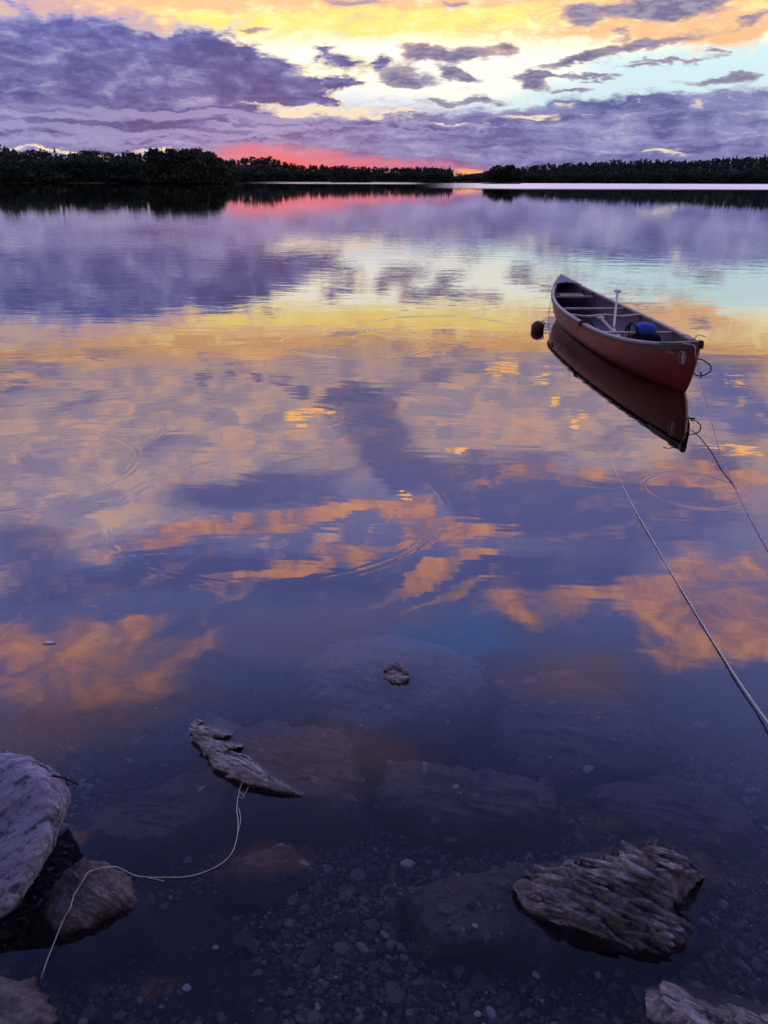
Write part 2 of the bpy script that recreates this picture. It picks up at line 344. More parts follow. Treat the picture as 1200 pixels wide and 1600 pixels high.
# ------------------------------------------------------------------ lake bed and water
def bed_z(x, y):
    """depth of the lake bed, sloping away from the shore the photographer stands on"""
    y = np.asarray(y, float); x = np.asarray(x, float)
    d = np.interp(y, [-6, 0.2, 1.0, 1.6, 2.4, 3.5, 5, 8, 14, 40, 400, 30000], [.5, .02, -.10, -.17, -.30, -.52, -.9, -1.7, -3, -5, -6, -6])
    return d + .03 * fbm(np.stack([x * 1.1, y * 1.1, 0 * x], -1), 4) * np.clip(1 - y / 30, 0, 1)
def px_bed(x, y, lift=0.0):
    d = ray(x, y); t = 0
    for t in np.arange(0.8, 30, .01):
        p = Vector((0, 0, H)) + d * t
        if p.z <= float(bed_z(p.x, p.y)) + lift: return p
    return p
m_bed, q, out = mat('lakebed_silt'); gp = geo(q).outputs['Position']
c = q.ramp(q.noise(gp, 1.6, 6, .6), [(.3, lin('262322')), (.7, lin('433E3A'))])
c = q.mix(q.m('MULTIPLY', q.step(q.noise(gp, 60, 3, .6), .5, .75), .5), c, lin('77706A'))
nb = q.bump(q.noise(gp, 45, 6, .65), .8, .012)
principled(q, out, c, .9, .2, nb)
xs = np.concatenate([np.linspace(-30000, -60, 10), np.linspace(-40, -4, 10), np.linspace(-3.6, 4.4, 110), np.linspace(6, 40, 10), np.linspace(60, 30000, 10)])
ys = np.concatenate([np.linspace(-40, -2, 8), np.linspace(-1, .5, 12), np.linspace(.6, 6, 90), np.linspace(7, 60, 14), np.linspace(120, 30000, 12)])
gx, gy = np.meshgrid(xs, ys, indexing='ij'); gz = bed_z(gx, gy)
f = np.array(grid_faces(len(xs), len(ys)))[:, ::-1]
bed = np_mesh('lakebed', np.stack([gx, gy, gz], -1).reshape(-1, 3), f, m_bed, True); tag(bed, kind='structure')

def water_material():
    m, q, out = mat('lake_water'); P = geo(q).outputs['Position']
    px_, py_, pz_ = q.sep(P)
    dist = q.v('LENGTH', q.xyz(px_, py_, 0.0), out=1)
    # slow swell and small wind ripples that start some metres out
    warp = q.v('MULTIPLY', q.v('SUBTRACT', q.noise(P, .35, 3, color=True), (.5, .5, .5)), (1.6, 1.6, 0))
    Pw = q.v('ADD', P, warp)
    patch = q.step(q.noise(q.v('MULTIPLY', P, (.05, .10, 1)), 1.0, 3, .5), .40, .62)
    r1 = q.noise(q.v('MULTIPLY', Pw, (.8, 2.2, 1)), 1.0, 3, .55)
    r2 = q.noise(q.v('MULTIPLY', Pw, (2.2, 6.0, 1)), 1.0, 3, .5)
    far = q.step(dist, 5.0, 18.0)
    h = q.mul(r1, q.mul(q.maprange(dist, 3.0, 18.0, .0011, RIP_FAR), q.step(dist, 75.0, 22.0, .28, 1.0)))
    h = q.add(h, q.mul(r2, far, q.step(dist, 80.0, 25.0, .2, 1.0), q.mixf(patch, .0006, RIP_FINE)))
    r0 = q.noise(q.v('MULTIPLY', P, (1.2, 2.6, 1)), 1.0, 2, .5)
    h = q.add(h, q.mul(r0, .0007))
    # rain-drop and fish rings: centre in photo pixels, radius in metres, amplitude, ring count factor
    part = q.step(q.noise(P, 2.3, 2), .36, .60)
    for (cx, cy, rad, w, amp) in RINGS:
        c0 = px_z(cx, cy)
        d = q.v('LENGTH', q.xyz(q.m('SUBTRACT', px_, c0.x), q.m('SUBTRACT', py_, c0.y), 0.0), out=1)
        t = q.m('DIVIDE', q.m('SUBTRACT', d, rad), w)
        env = q.m('POWER', .36788, q.m('MULTIPLY', t, t))
        h = q.add(h, q.mul(env, q.m('COSINE', q.m('MULTIPLY', t, 4.6)), amp * w, part))
    N = q.n.new('ShaderNodeBump'); N.inputs['Strength'].default_value = 1.0; N.inputs['Distance'].default_value = 1.0
    q.put(N.inputs['Height'], h); N = N.outputs[0]
    # wind-ruffled lane in front of the far right shore
    lane = q.mul(q.step(py_, 175.0, 260.0), q.step(py_, 900.0, 640.0), q.step(q.m('DIVIDE', px_, py_), .02, .18))
    lane2 = q.mul(q.step(py_, 420.0, 520.0), q.step(q.m('DIVIDE', px_, py_), -.20, -.10), q.step(q.m('DIVIDE', px_, py_), .06, .02))
    rough = q.add(q.maprange(dist, 4.0, 120.0, .003, .012), q.mul(lane, .30), q.mul(lane2, .12))
    lw = q.n.new('ShaderNodeLayerWeight'); lw.inputs['Blend'].default_value = .5; q.put(lw.inputs['Normal'], N)
    fx = lw.outputs['Facing']; fac = q.add(.015, q.mul(.965, q.m('POWER', fx, 3.0), q.step(fx, 0.0, .82)))
    gl_ = q.n.new('ShaderNodeBsdfGlossy'); gl_.distribution = 'GGX'; q.put(gl_.inputs['Roughness'], rough); q.put(gl_.inputs['Normal'], N)
    gl_.inputs['Color'].default_value = (1, 1, 1, 1)
    tr = q.n.new('ShaderNodeBsdfTransparent'); tr.inputs['Color'].default_value = (*lin('DCDBDC'), 1)
    mx = q.n.new('ShaderNodeMixShader'); q.put(mx.inputs[0], fac); q.l.new(tr.outputs[0], mx.inputs[1]); q.l.new(gl_.outputs[0], mx.inputs[2])
    q.l.new(mx.outputs[0], out.inputs['Surface'])
    va = q.n.new('ShaderNodeVolumeAbsorption'); va.inputs['Color'].default_value = (*lin('8A8898'), 1); va.inputs['Density'].default_value = 1.5
    q.l.new(va.outputs[0], out.inputs['Volume'])
    return m
RIP_FAR = .0028; RIP_FINE = .0010
RINGS = [(172, 674, .40, .028, .015), (80, 706, .13, .02, .012), (98, 690, .30, .03, .007), (470, 650, .36, .035, .006), (690, 512, .95, .05, .010), (560, 535, .9, .06, .008),
         (440, 790, .95, .04, .0035), (1085, 765, .30, .025, .010), (30, 730, .75, .04, .010)]
m_water = water_material()
W = 29000
wv = [(-W, -39, 0), (W, -39, 0), (W, W, 0), (-W, W, 0), (-W, -39, -9), (W, -39, -9), (W, W, -9), (-W, W, -9)]
water = mesh_obj('water', wv, [(0, 1, 2, 3), (7, 6, 5, 4), (4, 5, 1, 0), (5, 6, 2, 1), (6, 7, 3, 2), (7, 4, 0, 3)], m_water)
tag(water, kind='structure')

# ------------------------------------------------------------------ far shores: hills and woods
m_hill, q, out = mat('hill_ground'); P = geo(q).outputs['Position']
shore = q.step(q.sep(P)[2], 1.3, .5)
principled(q, out, q.mix(q.m('MULTIPLY', shore, q.step(q.noise(P, .05, 4), .42, .6)), lin('2A2C22'), lin('8E8478')), .95, .1)
m_leaf, q, out = mat('foliage'); gg = geo(q)
c = q.ramp(gg.outputs['Random Per Island'], [(0, (.05, .07, .04)), (.6, (.08, .11, .06)), (1, (.12, .15, .08))])
c = q.mix(q.step(q.noise(gg.outputs['Position'], .06, 3), .4, .65), c, (.040, .060, .044))
principled(q, out, c, .8, .1)
m_bark, q, out = mat('bark'); P = geo(q).outputs['Position']
principled(q, out, q.ramp(q.noise(P, 3, 4), [(.3, (.03, .024, .018)), (.7, (.08, .065, .05))]), .9, .1)

def hill_profile(az0, az1, n, dist, depth, crest):
    """ground rising from a shoreline; dist(az), crest(az) in metres"""
    nv = 22; V_ = np.zeros((n, nv, 3))
    for i, az in enumerate(np.linspace(az0, az1, n)):
        a = math.radians(az); d0 = dist(az); c = crest(az)
        for j in range(nv):
            t = j / (nv - 1); d = d0 + depth * t * t if j else d0 - 4
            z = -1.2 if j == 0 else (.25 + c * (1 - (1 - min(1, t * t * 2.2)) ** 2) if t < .95 else .25 + c)
            wob = 2.5 * fbm(np.array([[az * .8, j * .4, dist(az) * .01]]), 3)[0]
            V_[i, j] = (math.sin(a) * (d + wob), math.cos(a) * (d + wob), z)
    return V_
def tree_geo(kind, h, w, n, rs):
    """leaf quads (n,4,3) of one crown at the origin plus trunk quads"""
    if kind == 'spruce':
        t = rs.rand(n) ** .8
        rad = w * .5 * (1 - t) * (.75 + .5 * ((t * 7) % 1)) * (.35 + .65 * rs.rand(n) ** .5) + .05 * w
        z = h * (.10 + .92 * t)
        a = rs.rand(n) * 6.283
        c = np.stack([rad * np.cos(a), rad * np.sin(a), z], -1); s = w * (.10 + .16 * (1 - t))
    elif kind == 'pine':
        k = 9; cc = np.stack([rs.uniform(-.4, .4, k) * w, rs.uniform(-.4, .4, k) * w, h * rs.uniform(.45, .97, k)], -1); cc[0] = (0, 0, h * .97)
        cl = rs.randint(0, k, n); c = cc[cl] + rs.normal(0, 1, (n, 3)) * (w * .17, w * .17, h * .035); s = np.full(n, w * .12)
    else:
        k = 14; u = rs.rand(k); a = rs.rand(k) * 6.283; rr = w * .36 * np.sqrt(rs.rand(k))
        zz = h * (.38 + .5 * u); lim = np.sqrt(np.clip(1 - ((zz / h - .58) / .42) ** 2, .05, 1))
        cc = np.stack([rr * lim * np.cos(a), rr * lim * np.sin(a), zz], -1)
        cl = rs.randint(0, k, n); d = rs.normal(0, 1, (n, 3)); d /= np.linalg.norm(d, axis=1)[:, None]
        c = cc[cl] + d * (w * .20, w * .20, h * .11) * (.6 + .4 * rs.rand(n, 1)); s = np.full(n, w * .085)
    s = s * (.6 + .8 * rs.rand(n)) * (.70 if n > 500 else 1.0 if n > 120 else 1.55)       # fewer, larger leaf clumps on the far trees
    u = rs.normal(0, 1, (n, 3)); u /= np.linalg.norm(u, axis=1)[:, None]
    v = np.cross(u, rs.normal(0, 1, (n, 3))); v /= np.linalg.norm(v, axis=1)[:, None]
    u *= s[:, None]; v *= s[:, None] * .7
    L = np.stack([c - u - v * .4, c + v, c + u * 1.1, c - v], 1)
    k = 5; ang = np.arange(k) * 6.283 / k; r0 = max(.12, h * .016)
    b = np.stack([np.cos(ang) * r0, np.sin(ang) * r0, np.full(k, -.8)], -1); tt = np.stack([np.cos(ang) * r0 * .3, np.sin(ang) * r0 * .3, np.full(k, h * .85)], -1)
    T = np.stack([b, np.roll(b, -1, 0), np.roll(tt, -1, 0), tt], 1)
    return L, T
def wood(name, items, n, seed=1):
    rs = np.random.RandomState(seed); A = []; I = []
    for (x, y, z, h, w, kind) in items:
        L, T = tree_geo(kind, h, w, n, rs)
        A += [L + (x, y, z), T + (x, y, z)]; I += [np.zeros(len(L), int), np.ones(len(T), int)]
    A = np.concatenate(A); I = np.concatenate(I)
    return np_mesh(name, A.reshape(-1, 3), np.arange(len(A) * 4).reshape(-1, 4), [m_leaf, m_bark], False, None, I)
def az_of(x, y=284): return px_azel(x, y)[0]
def plant(prof, az0, az1, count, hmin, hmax, mixk, seed, tmax=.9, wf=(.4, .62)):
    """random tree positions on a hill mesh grid"""
    rs = np.random.RandomState(seed); n, nv, _ = prof.shape; out_ = []
    for k in range(count):
        i = rs.rand() * (n - 1.01); tj = (rs.rand() ** 1.25) * tmax * (nv - 2) + 1
        bush = k % 5 < 2
        if bush and k % 5 == 0: tj = 1.6 + rs.rand() * 2.5
        elif k % 4 == 0: tj = 2 + rs.rand() * 1.5
        i0, j0 = int(i), int(tj); fi, fj = i - i0, tj - j0
        p = (prof[i0, j0] * (1 - fi) + prof[i0 + 1, j0] * fi) * (1 - fj) + (prof[i0, j0 + 1] * (1 - fi) + prof[i0 + 1, j0 + 1] * fi) * fj
        h = rs.uniform(hmin, hmax) * (1 if rs.rand() > .06 else 1.15); kd = rs.choice(['spruce', 'pine', 'round'], p=mixk)
        w = h * {'spruce': rs.uniform(.26, .36), 'pine': rs.uniform(.42, .55), 'round': rs.uniform(*wf) * 1.25}[kd]
        if bush: kd = 'round'; h *= rs.uniform(.35, .72); w = h * 1.7
        out_.append((p[0], p[1], p[2] - (h * .3 if bush else 0), h, w, kd))
    return out_
def sky_h(xs_, ys_, dist, tree):     # crest height that puts the tree tops on the photo's skyline
    pts = []
    for x, y in zip(xs_, ys_):
        az, el = px_azel(x, y); pts.append((az, max(.5, math.tan(math.radians(el)) * dist + H - tree)))
    return lambda az: float(np.interp(az, [p[0] for p in pts], [p[1] for p in pts]))
def shore_obj(name, prof):
    n, nv, _ = prof.shape
    o = np_mesh(name, prof.reshape(-1, 3), np.array(grid_faces(n, nv))[:, ::-1], m_hill, True); tag(o, kind='structure'); return o
# left shore, with the dark headland in front of it
pf = hill_profile(az_of(-500), az_of(330), 60, lambda a: 520, 220, sky_h([-500, 0, 60, 100, 150, 200, 230, 300, 330], [234, 234, 237, 240, 236, 238, 243, 247, 256], 600, 10.0))
shore_obj('hill', pf); w1 = wood('far_wood', plant(pf, 0, 0, 1500, 8, 12.5, (.12, .1, .78), 3, .97), 140, 5)
tag(w1, 'dark wooded shore along the left edge of the lake, behind the headland', 'wood', kind='stuff')
hd = sky_h([225, 245, 270, 300, 330, 350, 362, 372], [284, 250, 241, 237, 243, 252, 262, 284], 460, 13.0)
pf = hill_profile(az_of(236), az_of(366), 30, lambda a: 430, 60, hd)
shore_obj('headland', pf); az_ = [az_of(x) for x in (234, 247, 330, 345, 358, 370)]
items = [(x, y, z, h * float(np.interp(math.degrees(math.atan2(x, y)), az_, (.55, 1, 1, .72, .45, .28))), w, k_) for x, y, z, h, w, k_ in plant(pf, 0, 0, 190, 11, 15, (.06, .14, .8), 4, .9, (.45, .7))]
w2 = wood('headland_wood', items, 800, 6)
tag(w2, 'darkest and nearest clump of rounded trees on the left headland', 'wood', kind='stuff')
# low shore in the middle
pf = hill_profile(az_of(340), az_of(705), 60, lambda a: 1150, 300, sky_h([340, 362, 400, 425, 440, 470, 520, 600, 700], [253, 253, 252, 251, 257, 263, 265.5, 267, 267.5], 1300, 4.5))
shore_obj('hill', pf); w3 = wood('far_wood', plant(pf, 0, 0, 1700, 7, 11, (.12, .08, .80), 7, .97), 70, 8)
tag(w3, 'low wooded shore in the middle distance under the red glow', 'wood', kind='stuff')
pf = hill_profile(az_of(520), az_of(580), 20, lambda a: 950, 60, lambda a: .6)
shore_obj('headland', pf); w3b = wood('headland_wood', plant(pf, 0, 0, 70, 7, 12.5, (.3, .2, .5), 9), 120, 9)
tag(w3b, 'small dark wooded point in the middle, in front of the low shore', 'wood', kind='stuff')
pf = hill_profile(az_of(640), az_of(830), 40, lambda a: 2300, 700, sky_h([640, 690, 720, 735, 800, 830], [270, 269, 271.5, 273, 266, 264], 2600, 12.0))
shore_obj('hill', pf); w4 = wood('far_wood', plant(pf, 0, 0, 700, 10, 15, (.4, .2, .4), 10), 50, 10)
tag(w4, 'farthest wooded shore in the gap beside the small island', 'wood', kind='stuff')
pf = hill_profile(az_of(715), az_of(790), 30, lambda a: 7000, 900, sky_h([715, 735, 755, 770, 790], [275, 272, 270, 268, 268], 7600, 0.0))
shore_obj('mountain', pf)
# right shore: front ridge and the one behind
pf = hill_profile(az_of(815), az_of(1700), 70, lambda a: 1000, 330, sky_h([815, 840, 880, 920, 1000, 1080, 1130, 1160, 1200, 1700], [272, 266, 262, 260, 258, 254, 250, 249, 246, 238], 1180, 6.5))
shore_obj('hill', pf); pfR = pf
w5 = wood('far_wood', plant(pf, 0, 0, 4200, 6, 9.5, (.15, .12, .73), 11, .97), 60, 12)
tag(w5, 'dark spruce covered ridge along the right shore', 'wood', kind='stuff')
pf = hill_profile(az_of(800), az_of(1120), 50, lambda a: 1500, 420, sky_h([800, 830, 850, 900, 950, 1010, 1040, 1120], [267, 262.5, 260.5, 259, 256, 252.5, 254, 262], 1800, 8.0))
shore_obj('hill', pf); w6 = wood('far_wood', plant(pf, 0, 0, 1300, 9, 13, (.4, .2, .4), 13), 60, 14)
tag(w6, 'smoother wooded ridge rising behind the right shore', 'wood', kind='stuff')
# small island, its trees one by one
def tree(name, x, y, z, h, w, kind, n, seed, label, group):
    rs = np.random.RandomState(seed); L, T = tree_geo(kind, h, w, n, rs); root = empty(name, (x, y, z))
    np_mesh('crown', L.reshape(-1, 3), np.arange(len(L) * 4).reshape(-1, 4), m_leaf, False, root)
    np_mesh('trunk', T.reshape(-1, 3), np.arange(len(T) * 4).reshape(-1, 4), m_bark, False, root)
    tag(root, label, 'tree', group); return root
pf = hill_profile(az_of(752), az_of(814), 24, lambda a: 620, 40, lambda a: .8 + .5 * math.sin((a - az_of(752)) * 1.1))
shore_obj('island', pf)
rs_ = np.random.RandomState(3)
for k in range(30):
    xpx = 756 + 56 * (k + .5) / 30 + rs_.uniform(-1, 1); a = math.radians(az_of(xpx)); d = 626 + rs_.rand() * 26
    e = 1 - abs((xpx - 786) / 32) ** 3
    kd = ['spruce', 'round', 'pine', 'round'][k % 4]; h = (6.0 + 5.2 * e) * rs_.uniform(.8, 1.08)
    tree({'spruce': 'spruce_tree', 'round': 'broadleaf_tree', 'pine': 'pine_tree'}[kd], math.sin(a) * d, math.cos(a) * d, .9, h, h * {'spruce': .34, 'pine': .5, 'round': .7}[kd], kd, 260, 100 + k,
         {'spruce': 'dark pointed spruce standing on the small island off the right shore', 'round': 'dark bushy broadleaf tree on the small island off the right shore', 'pine': 'dark open crowned pine on the small island off the right shore'}[kd], 'trees on the small island')
# spruces that stick up over the right ridge
for k, (xpx, ypx) in enumerate([(1131, 244), (1140, 246), (1152, 243), (1160, 245), (1195, 241.5), (951, 256.5), (1024, 254.5), (1066, 252.5), (1108, 250.5), (905, 259.5)]):
    az, el = px_azel(xpx, ypx); d = 1130 + (k % 5) * 18; a = math.radians(az); top = H + d * math.tan(math.radians(el)); h = 11 + (k % 3) * 2.0
    tree('spruce_tree', math.sin(a) * d, math.cos(a) * d, top - h, h, h * .32, 'spruce', 170, 300 + k, 'pointed dark spruce poking above the skyline of the right shore', 'spruces on the right skyline')

# ------------------------------------------------------------------ canoe
def simple(name, col, rough=.6, spec=.4, nscale=None, amt=.25, bump=None, metal=0.0):
    m, q, out = mat(name); tcn = q.n.new('ShaderNodeTexCoord'); P = tcn.outputs['Object']
    c = lin(col) if isinstance(col, str) else list(col)
    colr = c; nrm = None; r = rough
    if nscale:
        n = q.noise(P, nscale, 5, .6)
        colr = q.ramp(n, [(.28, [k * (1 - amt) for k in c]), (.72, [min(1, k * (1 + amt)) for k in c])])
        r = q.add(rough - .12, q.mul(q.noise(P, nscale * 2.3, 4), .24))
    if bump: nrm = q.bump(q.noise(P, bump[0], 5, .6), .7, bump[1])
    principled(q, out, colr, r, spec, nrm, metal); return m
m_red, q, out = mat('red_hull_plastic'); P = q.n.new('ShaderNodeTexCoord').outputs['Object']
c = q.ramp(q.noise(P, 2.2, 5, .6), [(.3, lin('66180C')), (.7, lin('842510'))])
scr = q.step(q.noise(q.v('MULTIPLY', P, (2.0, 1, 34.0)), 1.0, 6, .7), .60, .70)
c = q.mix(q.mul(scr, .35), c, lin('94594E'))
stain = q.mul(q.step(q.sep(P)[2], .13, .0), q.step(q.noise(P, 6, 4), .35, .65))
c = q.mix(q.mul(stain, .55), c, lin('3E1A12'))
principled(q, out, c, q.add(.30, q.mul(q.noise(P, 9, 4), .25)), .35, q.bump(q.noise(P, 5, 3), .25, .01))
m_lining = simple('grey_lining', '5E5660', .6, .3, 4, .2, (60, .002))
m_gun = simple('worn_gunwale_vinyl', '9A8E86', .42, .5, 9, .3, (50, .001))
m_rubrail = simple('black_rubrail', '17130F', .5, .4)
m_deck = simple('deck_plastic', '2A2320', .38, .5, 12, .35, (40, .001))
m_wood = simple('ash_wood', 'B49A7C', .5, .4, 8, .3, (30, .001))
m_cane = simple('woven_cane', 'A08E78', .7, .3, 20, .3)
m_black = simple('black_cord', '100E10', .7, .3)
m_white = simple('white_lettering', 'B4A6A2', .6, .3)

CN, CF = px_z(1094, 538, .47), px_z(877, 433, .47)         # the two deck tips
CC = (CN + CF) * .5; CC.z = 0
CL = (CN - CF).length
Xd = (CN - CF).normalized(); Yd = Vector((-Xd.y, Xd.x, 0))   # local +X to the near end, local -Y faces the photo's left
canoe = empty('canoe', CC); canoe.rotation_euler = (0, 0, math.atan2(Xd.y, Xd.x))
tag(canoe, 'red canoe with pale gunwales and dark interior floating on the calm lake', 'canoe')
def to_local(p):
    d = Vector(p) - CC; return Vector((d.x * Xd.x + d.y * Xd.y, d.x * Yd.x + d.y * Yd.y, d.z))
HB = .44
def b_half(s): return HB * max(0.0, 1 - abs(s) ** 2.7) ** .92
def z_sheer(s): return .285 + .185 * abs(s) ** 3.2
def z_keel(s): return -.075 + .035 * abs(s) ** 3
def x_len(u): return CL / 2 - .30 * (1 - u) ** 2.6 - .02 * math.sin(u * math.pi)
def hull_pt(s, u, side, inset=0.0):
    th = u * math.pi / 2
    w = math.sin(th) ** .62; zf = 1 - math.cos(th) ** 1.15
    zk, zs = z_keel(s), z_sheer(s)
    b = max(0.0, b_half(s) - inset)
    tum = 1.0 + .05 * math.sin(u * math.pi)
    x = s * (x_len(u) - inset)
    return Vector((x, side * b * w * tum, zk + (zs - zk) * zf))
NS, NU = 81, 17
def hull_geo(inset, floor=None):
    v, rows = [], []
    us = [k / NU for k in range(NU + 1)]
    prof = [(u, -1) for u in us[::-1]] + [(u, 1) for u in us[1:]]
    for i in range(NS):
        t = -1 + 2 * i / (NS - 1); s = math.sin(t * math.pi / 2) * .35 + t * .65
        for (u, sd) in prof:
            p = hull_pt(s, u, sd, inset)
            if floor is not None: p.z = max(p.z, floor)
            v.append(p)
    return v, grid_faces(NS, len(prof))
v, f = hull_geo(0.0); mesh_obj('hull', v, f, m_red, canoe, True)
v, f = hull_geo(.012, .012)
mesh_obj('inner_lining', v, [q_[::-1] for q_ in f], m_lining, canoe, True)
def gun_path(side, s0=-.985, s1=.985, n=60, off=0.0, dz=0.0):
    out = []
    for i in range(n):
        s = s0 + (s1 - s0) * i / (n - 1); p = hull_pt(s, 1, side); out.append(Vector((p.x, p.y + side * off, p.z + dz)))
    return out
def bar_geo(P, w, h):
    """rectangular rounded bar swept along P, width across in XY, height in Z"""
    prof = [(-w, -h * .7), (-w * .75, -h), (w * .75, -h), (w, -h * .7), (w, h * .6), (w * .7, h), (-w * .7, h), (-w, h * .6)]
    vs = []
    for i, p in enumerate(P):
        t = (P[min(i + 1, len(P) - 1)] - P[max(0, i - 1)]); t.z = 0; t.normalize(); n_ = Vector((-t.y, t.x, 0))
        for a, b in prof: vs.append(p + n_ * a + Vector((0, 0, b)))
    k = len(prof); fs = grid_faces(len(P), k, True); fs.append(tuple(range(k))[::-1]); fs.append(tuple((len(P) - 1) * k + j for j in range(k)))
    return vs, fs
for sd in (-1, 1):
    v, f = bar_geo(gun_path(sd, off=-.004, dz=.008), .019, .014); gw = mesh_obj('gunwale', v, f, m_gun, canoe)
    v, f = bar_geo(gun_path(sd, off=.016, dz=-.010), .008, .010); mesh_obj('rub_rail', v, f, m_rubrail, gw)
# deck plates with a turned-down rim
for e in (-1, 1):
    nn = 14; top = []; L_ = .42 / (CL / 2)
    for i in range(nn):
        s = e * (1.0 + .006 - L_ * i / (nn - 1))
        ss = max(-1.0, min(1.0, s)); b = b_half(ss) + .024; xx = s * CL / 2; z = z_sheer(ss) + .020
        cut = .05 * (i / (nn - 1)) ** 6
        row = []
        for k, yy in enumerate((-1, -.97, -.6, 0, .6, .97, 1)):
            zz = z + (.018 * (1 - yy * yy)) - (.055 if abs(yy) == 1 else 0)
            concave = -e * 0 + e * .09 * (1 - abs(yy)) * (i / (nn - 1)) ** 3
            row.append(Vector((xx + concave, yy * b, zz)))
        top += row
    fs = grid_faces(nn, 7); fs.append(tuple(range(7)))
    dk = mesh_obj('deck_plate', top, fs, m_deck, canoe)
    md = dk.modifiers.new('solid', 'SOLIDIFY'); md.thickness = .006
def cross_bar(name, xl, w, h, dz, m, curve=0.0, parent=canoe):
    s = xl / (CL / 2); b = b_half(s) - .02; P = []
    for i in range(17):
        t = -1 + i / 8
        P.append(Vector((xl + curve * (math.cos(t * math.pi * 1.5) * .5 - .3) * (1 - t ** 4), t * b, z_sheer(s) + dz - .006 + (abs(curve) * .35 * math.cos(t * math.pi * 2) if curve else 0))))
    v, f = bar_geo(P, w, h); return mesh_obj(name, v, f, m, parent)
def lx(x, y, z=.30): return to_local(px_z(x, y, z)).x
XF, XY, XN = lx(938, 479), lx(957, 490), lx(997, 516)
cross_bar('thwart', XF, .028, .011, -.01, m_wood)
cross_bar('yoke', XY, .034, .012, -.005, m_wood, .03)
cross_bar('thwart', XN, .028, .011, -.01, m_wood)
def seat(xc, depth):
    s = xc / (CL / 2); b = min(b_half((xc - depth) / (CL / 2)), b_half((xc + depth) / (CL / 2))) - .03; z = z_sheer(s) - .055
    parts = []
    for e in (-1, 1): parts.append(bar_geo([Vector((xc + e * depth, -b_half((xc + e * depth) / (CL / 2)) + .02, z)), Vector((xc + e * depth, b_half((xc + e * depth) / (CL / 2)) - .02, z))], .02, .012))
    for e in (-1, 1): parts.append(bar_geo([Vector((xc - depth, e * (b - .05), z + .002)), Vector((xc + depth, e * (b - .05), z + .002))], .018, .010))
    v, f = join_geo(parts); fr = mesh_obj('seat_frame', v, f, m_wood, canoe)
    parts = []; n = 13
    for k in range(n):
        t = -1 + 2 * (k + .5) / n
        parts.append(bar_geo([Vector((xc + t * (depth - .02), -(b - .065), z + .004)), Vector((xc + t * (depth - .02), b - .065, z + .004))], depth / n * .62, .004))
        parts.append(bar_geo([Vector((xc - depth + .02, t * (b - .065), z + .009)), Vector((xc + depth - .02, t * (b - .065), z + .009))], (b - .065) / n * .55, .003))
    v, f = join_geo(parts); mesh_obj('woven_seat', v, f, m_cane, fr)
    for e in (-1, 1):
        for d in (-1, 1):
            xs_ = xc + d * depth; ys_ = e * (b_half(xs_ / (CL / 2)) - .035)
            tube('seat_hanger', [(xs_, ys_, z), (xs_, ys_, z_sheer(s))], .012, m_rubrail, fr, 6)
seat(lx(938, 470, .24) - .10, .13)
# dark vertical ribs against the inside near the bow
for xx in (CL / 2 - .86, CL / 2 - .70):
    s = xx / (CL / 2); P = [hull_pt(s, u, 1, .022) for u in (.42, .55, .7, .85, .97)]
    tube('hanger_bracket', P, .012, m_rubrail, canoe, 6)
# bow grab loop of black cord, with its knot
tipx = x_len(.62)
def stem(z):
    best = min((abs(hull_pt(1.0, u / 60, 1).z - z), u / 60) for u in range(61))[1]; return hull_pt(1.0, best, 1)
a, b = stem(.335), stem(.215)
out_dir = Vector((.52, .85, 0)).normalized()
P = catmull([a - Vector((.02, 0, 0)), a + out_dir * .05 + Vector((0, 0, -.002)), a + out_dir * .115 + Vector((0, 0, -.04)), a + out_dir * .125 + Vector((0, 0, -.09)), a + out_dir * .085 + Vector((0, 0, -.125)), b + out_dir * .04 + Vector((0, 0, -.025)), b - Vector((.02, 0, 0))], 8)
lp = tube('grab_loop', P, .0055, m_black, canoe, 8)
kp = P[38]
v, f = join_geo([tube_geo(catmull([kp + Vector((math.cos(t) * .012, math.sin(t) * .012, -.008 + .004 * t)) for t in np.linspace(0, 9, 10)], 4), .006, 6), tube_geo([kp, kp + out_dir * .022 + Vector((0, 0, -.012))], .005, 6)])
mesh_obj('knot', v, f, m_black, lp, True)
# lettering and emblem on the visible side
def side_y(x, z):
    """local y of the hull skin on the -Y side at length x, height z"""
    lo_, hi_ = 0.0, 1.0
    for _ in range(40):
        u = (lo_ + hi_) / 2; s = max(-.999, min(.999, x / x_len(u)))
        if hull_pt(s, u, -1).z < z: lo_ = u
        else: hi_ = u
    s = max(-.999, min(.999, x / x_len(u)))
    return hull_pt(s, u, -1).y
def on_side(pts2, faces2, name, m, off=.003):
    return mesh_obj(name, [Vector((x, side_y(x, z) - off, z)) for x, z in pts2], faces2, m, canoe)
def text_geo(txt, size, shear=0.0):
    cu = bpy.data.curves.new('lettering', 'FONT'); cu.body = txt; cu.size = size; cu.shear = shear; cu.resolution_u = 3
    o = bpy.data.objects.new('lettering', cu); COL.objects.link(o)
    me = o.to_mesh(); bm = bmesh.new(); bm.from_mesh(me)
    bmesh.ops.triangulate(bm, faces=bm.faces[:])
    bmesh.ops.subdivide_edges(bm, edges=[e for e in bm.edges if e.calc_length() > size * .35], cuts=1)
    bmesh.ops.triangulate(bm, faces=bm.faces[:])
    bm.verts.index_update()
    r = ([(vv.co.x, vv.co.y) for vv in bm.verts], [tuple(vv.index for vv in ff.verts) for ff in bm.faces]); bm.free(); o.to_mesh_clear()
    bpy.data.objects.remove(o); bpy.data.curves.remove(cu); return r
tp, tf = text_geo('Old Town Canoe', .125, .25)
wd = max(p[0] for p in tp); x0 = -CL / 2 + 1.50
on_side([(x0 + p[0] * .78 / wd, .150 + p[1] * .9 - (p[0] / wd) * .02) for p in tp], tf, 'lettering', m_white)
tp, tf = text_geo('TRIPPER', .026)
